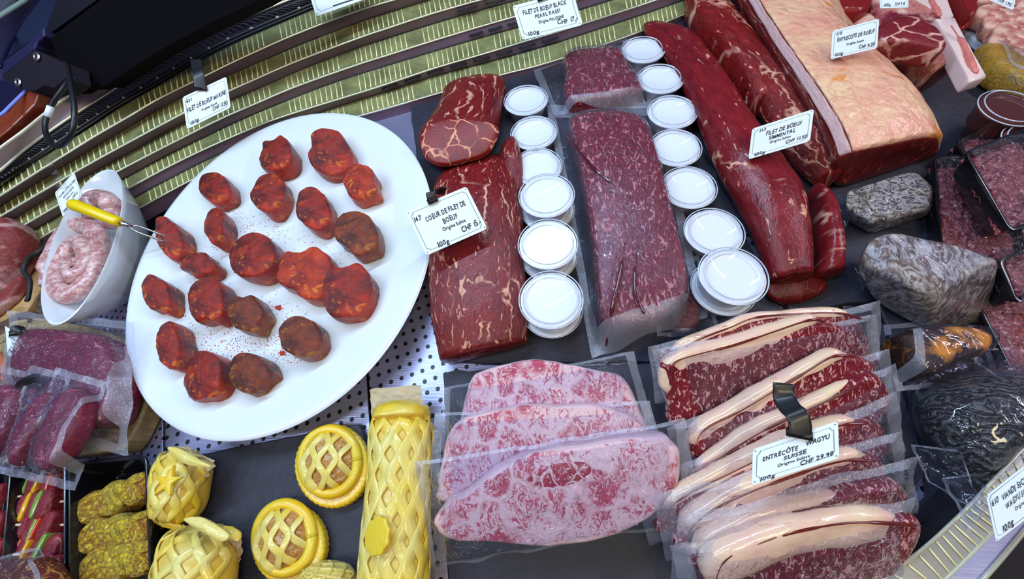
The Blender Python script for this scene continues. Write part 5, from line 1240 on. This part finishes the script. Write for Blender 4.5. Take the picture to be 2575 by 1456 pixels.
def skewer(px, z, seq, desc, group, seed, wd=.026, ht=.022):
    """px: start and end of the row of pieces"""
    a, b = P(*px[0], z), P(*px[1], z); d = (b - a); L = d.length; d.normalize(); s = UP.cross(d).normalized()
    root = thing('skewer', desc, 'skewer', tuple(a - UP * ht * .5), group=group)
    tot = sum(w_ for _, w_ in seq); x = 0; rr = random.Random(seed)
    for kind, w_ in seq:
        l = L * w_ / tot; c = a + d * (x + l / 2); x += l
        hw = wd * .5 * rr.uniform(.9, 1.12) if kind == 'm' else wd * .5 * rr.uniform(.85, 1.05); hh = ht * .5 * rr.uniform(.9, 1.1) * (1.15 if kind != 'm' else 1); sk = rr.uniform(-.12, .12) * hw
        o4 = [c + d * (l * .47) * sx + s * hw * sy + d * sk * sy + UP * hh for sx, sy in ((-1, -1), (1, -1), (1, 1), (-1, 1))]
        mk('meat_cube' if kind == 'm' else 'pepper_slice', pillow(o4, UP, hh * 2, .005 if kind == 'm' else .002, bulge=.001, amp=.0012, seed=seed + x * 100, N=28, rings=4), {'m': M['cube'], 'r': M['pep_r'], 'y': M['pep_y'], 'g': M['pep_g']}[kind], root)
    mk('stick', tube([a - d * .006, b + d * .016], .0014, N=8), M['stick'], root)
g_ = 'raw meat and pepper skewers in the narrow black tray'
skewer([(58, 1240), (166, 1215)], .030, [('m', 3), ('g', .7), ('m', 2.4), ('y', .9), ('m', 2), ('r', .8), ('m', 2)], 'raw meat skewer at the far end of the narrow black tray', g_, 1)
skewer([(46, 1278), (150, 1262)], .034, [('m', 2), ('m', 1.8), ('y', .9), ('m', 1.6), ('g', 1), ('m', 2.4)], 'raw meat skewer second from the far end of the narrow black tray', g_, 2)
skewer([(54, 1325), (152, 1320)], .032, [('m', 1), ('r', .7), ('m', 2), ('m', 1.8), ('g', .8), ('r', .6), ('m', 2.6)], 'raw meat skewer third from the far end of the narrow black tray', g_, 3)
skewer([(50, 1378), (162, 1384)], .032, [('m', 1.6), ('r', .5), ('m', 1.6), ('y', .6), ('m', 2), ('g', 1), ('m', 2.8)], 'raw meat skewer half covered by the spiced bag', g_, 4)
skewer([(50, 1432), (162, 1436)], .030, [('m', 2), ('r', .6), ('m', 2), ('m', 2.4)], 'raw meat skewer nearest the bottom edge under the spiced bag', g_, 5)
skewer([(-50, 1262), (22, 1252)], .046, [('m', 2), ('r', .9), ('m', 1.6)], 'raw skewer end at the left edge, farther one', 'raw skewers at the left edge', 6)
skewer([(-60, 1320), (22, 1320)], .046, [('m', 2), ('r', .9), ('m', 1.6)], 'raw skewer end at the left edge, middle one', 'raw skewers at the left edge', 7)
skewer([(-60, 1395), (20, 1395)], .046, [('m', 2), ('m', 2), ('r', .7), ('m', 1.6)], 'raw skewer end at the left edge, nearest one', 'raw skewers at the left edge', 8)
def gold():
    t = NT('mustard_marinade'); c = t.coord(); n1 = t.noise(c, 26, 4, .6); v = t.n('TexVoronoi', i_Vector=c, i_Scale=260); n2 = t.noise(c, 120, 5, .7, 2)
    col = t.mix(t.ramp(n1, .4, .62), (.46, .32, .03), (.42, .14, .01)); col = t.mix(t.ramp(n2, .5, .58), col, (.85, .62, .03)); col = t.mix(t.ramp(n2, .42, .34), col, (.10, .05, .01))
    return t.pbr(col, .3, 0, .6, t.bump(t.math('ADD', t.math('MULTIPLY', v.outputs[0], -.6), n2), .004), .6)
M['gold'] = gold()
g_ = 'golden marinated skewers in the wide black tray'
for k, (pts, d) in enumerate([([(222, 1275, .033), (275, 1252, .034), (335, 1228, .033)], 'golden marinated skewer at the far end of the wide black tray, slightly raised at right'), ([(228, 1348, .034), (278, 1340, .034), (340, 1330, .034)], 'golden marinated skewer in the middle of the wide black tray'), ([(232, 1425, .034), (285, 1418, .034), (345, 1405, .034)], 'golden marinated skewer cut off by the bottom edge of the picture')]):
    root = thing('marinated_skewer', d, 'skewer', tuple(P(pts[1][0], pts[1][1], .008)), group=g_)
    ctr = [P(x, y, .046) for x, y, _ in pts]
    dr = (ctr[2] - ctr[0]).normalized(); sd_ = UP.cross(dr)
    for j, c in enumerate(ctr):
        rx = .0185; ry = .0178 + .0012 * (j % 2)
        o_ = [c + dr * rx * math.cos(a) * (1.05 if math.cos(a) > 0 else 1) + sd_ * ry * math.sin(a) for a in [2 * math.pi * q / 12 for q in range(12)]]
        mk('marinated_chunk', pillow(o_, UP, .036, .006, bulge=.003, amp=.0007, freq=120, seed=k * 5 + j, N=44), M['gold'], root)
    mk('stick', tube([ctr[0] - dr * .024 - UP * .016, ctr[2] + dr * .026 - UP * .016], .0014, N=8), M['stick'], root)
M['spiced'] = meat('seed_spiced_meat', (.22, .03, .01), (.08, .015, .01), (.5, .2, .05), fleck=.32, flscale=160, bump=.004, rough=.25, coat=.9)
vac_flat('marinated_pack', [(0, 1400, .06), (110, 1370, .066), (185, 1500, .06), (-30, 1540, .06)], .058, [(20, 1412), (60, 1402), (115, 1405), (150, 1440), (160, 1520), (80, 1540), (10, 1520), (4, 1450)], .02, M['spiced'], 'clear bag of brown seed spiced meat at the bottom left corner', seed=61)

# ================================================================ PASTRY
def dough(name, pale=(.80, .68, .22), deep=(.84, .56, .02), sc=9):
    t = NT(name); c = t.coord(); n1 = t.noise(c, sc, 3, .5); n2 = t.noise(c, 90, 3)
    col = t.mix(t.ramp(n1, .42, .66), pale, deep)
    return t.pbr(col, .38, 0, .35, t.bump(n2, .0006), .5, sss=.1)
M['dough'] = dough('pale_dough', (.78, .66, .20), (.82, .56, .03), 16); M['dough_under'] = dough('inner_dough', (.70, .56, .16), (.74, .48, .04)); M['glaze'] = dough('egg_glazed_dough', (.82, .60, .04), (.86, .52, .01), 14)
M['filling'] = meat('pie_filling', (.62, .3, .07), (.4, .16, .03), (.7, .5, .3), .9, fleck=.4, flscale=200, bump=.003, rough=.3, coat=.8)
M['paper'] = plain('baking_paper', (.52, .4, .24), .6, bump=.004, bscale=40, var=.15)
def pie(outer, inner, desc, seed, rot):
    """outer/inner ellipses in px: (cx,cy,rx,ry)"""
    z1 = .024
    def ell(e, z, k=24, f=1.0): return [P(e[0] + e[2] * f * math.cos(2 * math.pi * j / k), e[1] - e[3] * f * math.sin(2 * math.pi * j / k), z) for j in range(k)]
    root = thing('round_pie', desc, 'pie', tuple(P(outer[0], outer[1], .01)), group='round lattice pies on the slate')
    oc = ell(outer, z1, 96)
    c = sum(oc, Vector()) / 96; crimp = [c + (p - c) * (1 + .014 * math.cos(j * 2 * math.pi * 40 / 96 * 1.0) ) for j, p in enumerate(oc)]
    base = pillow(crimp, UP, z1 - .0103, .004, bulge=.0, N=96, rings=5); mk('crust', base, M['glaze'], root)
    # rolled rim
    cen = P(inner[0], inner[1], z1); cen = sum(ell(inner, z1), Vector()) / 24
    ri = ell(inner, z1 + .002, 48, 1.12); ri += [ri[0], ri[1]]
    mk('rolled_rim', tube(ri, .0062, N=12), M['glaze'], root)
    rad = [(p - cen).length for p in ell(inner, z1, 48)]
    Rm = sum(rad) / len(rad)
    def dome(x, y):  # local -1..1
        return .017 * max(0, 1 - (x * x + y * y)) ** .6
    V, Fc = [], []; n = 28
    ax = Vector((math.cos(rot), math.sin(rot), 0)); ay = Vector((-math.sin(rot), math.cos(rot), 0))
    prof = []
    K = 14
    for i in range(K + 1):
        r = i / K
        for j in range(48):
            a = 2 * math.pi * j / 48; x, y = r * math.cos(a), r * math.sin(a); p = cen + (ax * x + ay * y) * Rm * 1.05 + UP * (dome(x, y))
            p = p + UP * .0008 * nz(p, 150, seed); V.append(p)
    for i in range(K):
        for j in range(48): Fc.append((i * 48 + j, i * 48 + (j + 1) % 48, (i + 1) * 48 + (j + 1) % 48, (i + 1) * 48 + j))
    mk('filling', (V, Fc, None), M['filling'], root)
    V, Fc = [], []
    # lattice: neighbouring wavy strips meet alternately and leave lens shaped holes
    d = .36; rr = random.Random(seed)
    for k in range(-3, 4):
        pts = []
        for i in range(41):
            y = -1.05 + 2.1 * i / 40; x = k * d + .14 * math.cos(y * math.pi * 1.9) * (1 if k % 2 else -1)
            x *= .97
            if x * x + y * y < 1.04: pts.append(cen + (ax * x + ay * y) * Rm * 1.04 + UP * (dome(x / 1.0, y) + .0022))
        if len(pts) > 4:
            tb = tube(pts, 0, N=10, flat=(.0076, .002), up=UP); b = len(V); V += tb[0]; Fc += [tuple(q + b for q in f) for f in tb[1]]
    mk('lattice', (V, Fc, None), M['dough'], root)
pie((832, 1172, 94, 107), (830, 1160, 62, 72), 'round lattice pie next to the oval plate, left of the long pastry roll', 1, 0.1)
pie((722, 1372, 93, 104), (716, 1352, 62, 76), 'round lattice pie near the bottom edge with diamond holes', 4, .3)

def lattice_on(L, tA, tB, thA, thB, cols, waves, wd, root, mat, off=.0012, amp=None, phase=0, name='lattice', h=.003, skew=0.0):
    V, Fc = [], []; dth = (thB - thA) / cols; amp = amp or dth * .42
    for k in range(cols + 1):
        pts, ups = [], []
        for i in range(110):
            t = tA + (tB - tA) * i / 109
            th = thA + dth * k + amp * math.cos(waves * 2 * math.pi * (t - tA) / (tB - tA) + phase) * (1 if k % 2 else -1) + skew * (t - tA)
            if th < min(thA, thB) - .2 or th > max(thA, thB) + .2: continue
            p = L.pt(th, t, off); q = L.pt(th, t, off + .01); pts.append(p); ups.append((q - p).normalized())
        if len(pts) < 4: continue
        tb = tube(pts, 0, N=8, flat=(wd, h), up=ups); b = len(V); V += tb[0]; Fc += [tuple(x + b for x in f) for f in tb[1]]
    mk(name, (V, Fc, None), mat, root)
# long pastry roll
pr = thing('pastry_roll', 'long yellow pastry roll with slit lattice dough and a small round dough button', 'pastry', tuple(P(1000, 1250, .01)))
LR = Loft([((950, 1035), (1066, 1030), .045), ((933, 1080), (1086, 1075), .058), ((931, 1150), (1086, 1145), .062), ((926, 1230), (1082, 1225), .062), ((915, 1320), (1080, 1315), .062), ((908, 1400), (1080, 1395), .062), ((902, 1500), (1080, 1495), .062), ((898, 1580), (1080, 1575), .062)], .0103, p=2.3, amp=.0006, M=60, N=40, capr=.25)
mk('dough_case', LR.mesh(), M['dough_under'], pr)
lattice_on(LR, .02, .985, -.15, 3.29, 11, 5.5, .0125, pr, M['dough'], h=.0024)
cap_ = Loft([((952, 1012), (1030, 1002), .035), ((942, 1030), (1076, 1022), .056), ((937, 1052), (1084, 1046), .064), ((945, 1066), (1078, 1062), .062)], .0103, p=2.2, amp=.0022, freq=90, M=20, N=40, capr=.2)
mk('dough_collar', cap_.mesh(), M['dough'], pr)
bt = LR.pt(1.95, .56, .002); bn = (LR.pt(1.95, .56, .01) - bt).normalized(); u_ = bn.cross(Vector((0, 1, 0))).normalized(); v_ = bn.cross(u_)
bp_ = PP(952, 1347, bt, bn)
ol = [bp_ + (u_ * math.cos(a) + v_ * math.sin(a)) * .0165 * (1 + .05 * math.cos(9 * a)) + bn * .003 for a in [2 * math.pi * j / 40 for j in range(40)]]
mk('dough_button', pillow(ol, bn, .004, .0015, bulge=.001, N=60), M['glaze'], pr, label='round scalloped dough button')
def paper(px4, zs4, seed, par, amp=.006):
    c4 = [P(x, y, z) for (x, y), z in zip(px4, zs4)]
    a_, _ = sheet(c4, UP, lambda u, v: amp * nz(Vector((u * 4, v * 4, seed)), 1, seed), nu=24, nv=24, wr=.002, seed=seed, band=0, fr=60)
    mk('baking_paper', a_, M['paper'], par)
paper([(928, 980), (1060, 968), (1066, 1035), (934, 1050)], [.03, .035, .045, .04], 3, pr)
# pastry parcels
def parcel(sts, desc, seed, star=None, cols=8, waves=2.5, tA=.05, tB=.95, skew=0, flaps=(), paperpx=None, collar=None):
    r_ = thing('pastry_parcel', desc, 'pastry', tuple(P(*sts[0][0], .01)), group='yellow pastry parcels on the slate')
    L = Loft(sts, .0103, p=2.3, amp=.0006, M=44, N=40, capr=.3)
    mk('dough_case', L.mesh(), M['dough_under'], r_)
    lattice_on(L, tA, tB, .1, 3.2, cols, waves, .0088, r_, M['dough'], h=.0024, skew=skew)
    for f in flaps:
        z = f[1]; pts = [P(x, y, z) for x, y in f[0]]; n_ = f[2] if len(f) > 2 else UP
        mk('dough_flap', pillow(lin_closed(cr_closed(pts, 60), 60), n_, .003, .001, bulge=.003, N=90, amp=.0006, freq=200), M['dough'], r_)
    if star:
        x, y, s_, z = star; c = P(x, y, z); o_ = [c + Vector((math.cos(a + .3), math.sin(a + .3), 0)) * (s_ if j % 2 == 0 else s_ * .42) for j, a in enumerate([2 * math.pi * j / 10 for j in range(10)])]
        mk('dough_star', pillow(lin_closed(o_, 60), Vector((-.25, -.05, 1)), .004, .0012, N=60, sharp=True, bulge=.001), M['glaze'], r_)
    if paperpx: paper(*paperpx, seed, r_)
    return r_
parcel([((430, 1140), (488, 1132), .04), ((405, 1170), (525, 1165), .056), ((398, 1215), (522, 1215), .06), ((400, 1270), (508, 1272), .058), ((410, 1310), (475, 1318), .045)], 'smaller pastry parcel with a dough star right of the wide black tray', 4, star=(418, 1212, .016, .074), flaps=[([(420, 1125), (450, 1128), (490, 1150), (530, 1172), (505, 1174), (470, 1168), (440, 1152)], .07), ([(366, 1282), (390, 1292), (420, 1308), (455, 1322), (440, 1330), (410, 1326), (385, 1312)], .045)],
       paperpx=([(430, 1118), (470, 1122), (545, 1160), (520, 1200)], [.05, .05, .04, .04]))
parcel([((450, 1320), (570, 1322), .046), ((420, 1360), (598, 1370), .062), ((402, 1420), (596, 1425), .066), ((390, 1500), (590, 1500), .064), ((390, 1560), (580, 1560), .05)], 'larger pastry parcel at the bottom edge with crossing dough strips', 8, cols=9, waves=2.5, skew=.5, star=(405, 1450, .016, .07), flaps=[([(462, 1305), (500, 1300), (540, 1318), (575, 1345), (560, 1362), (520, 1345), (480, 1322)], .078), ([(560, 1325), (582, 1325), (602, 1340), (598, 1362), (575, 1350)], .06)],
       paperpx=([(560, 1330), (605, 1345), (606, 1400), (585, 1420)], [.05, .05, .03, .03]))
s3 = Loft([((770, 1425), (810, 1405), .03), ((762, 1450), (880, 1420), .042), ((765, 1500), (900, 1460), .045), ((780, 1560), (905, 1520), .04)], .0103, p=2.2, amp=.0014, freq=90, M=24, N=36, capr=.4)
sp_ = thing('pastry_parcel', 'small pastry parcel peeking in at the bottom edge beside the diamond holed pie', 'pastry', tuple(P(820, 1450, .01)), group='yellow pastry parcels on the slate')
mk('dough_case', s3.mesh(), M['dough'], sp_)
lattice_on(s3, .1, .9, .2, 3.0, 7, 4, .003, sp_, M['dough_under'], h=.0016)
# clear clip holder hanging above the bowl label
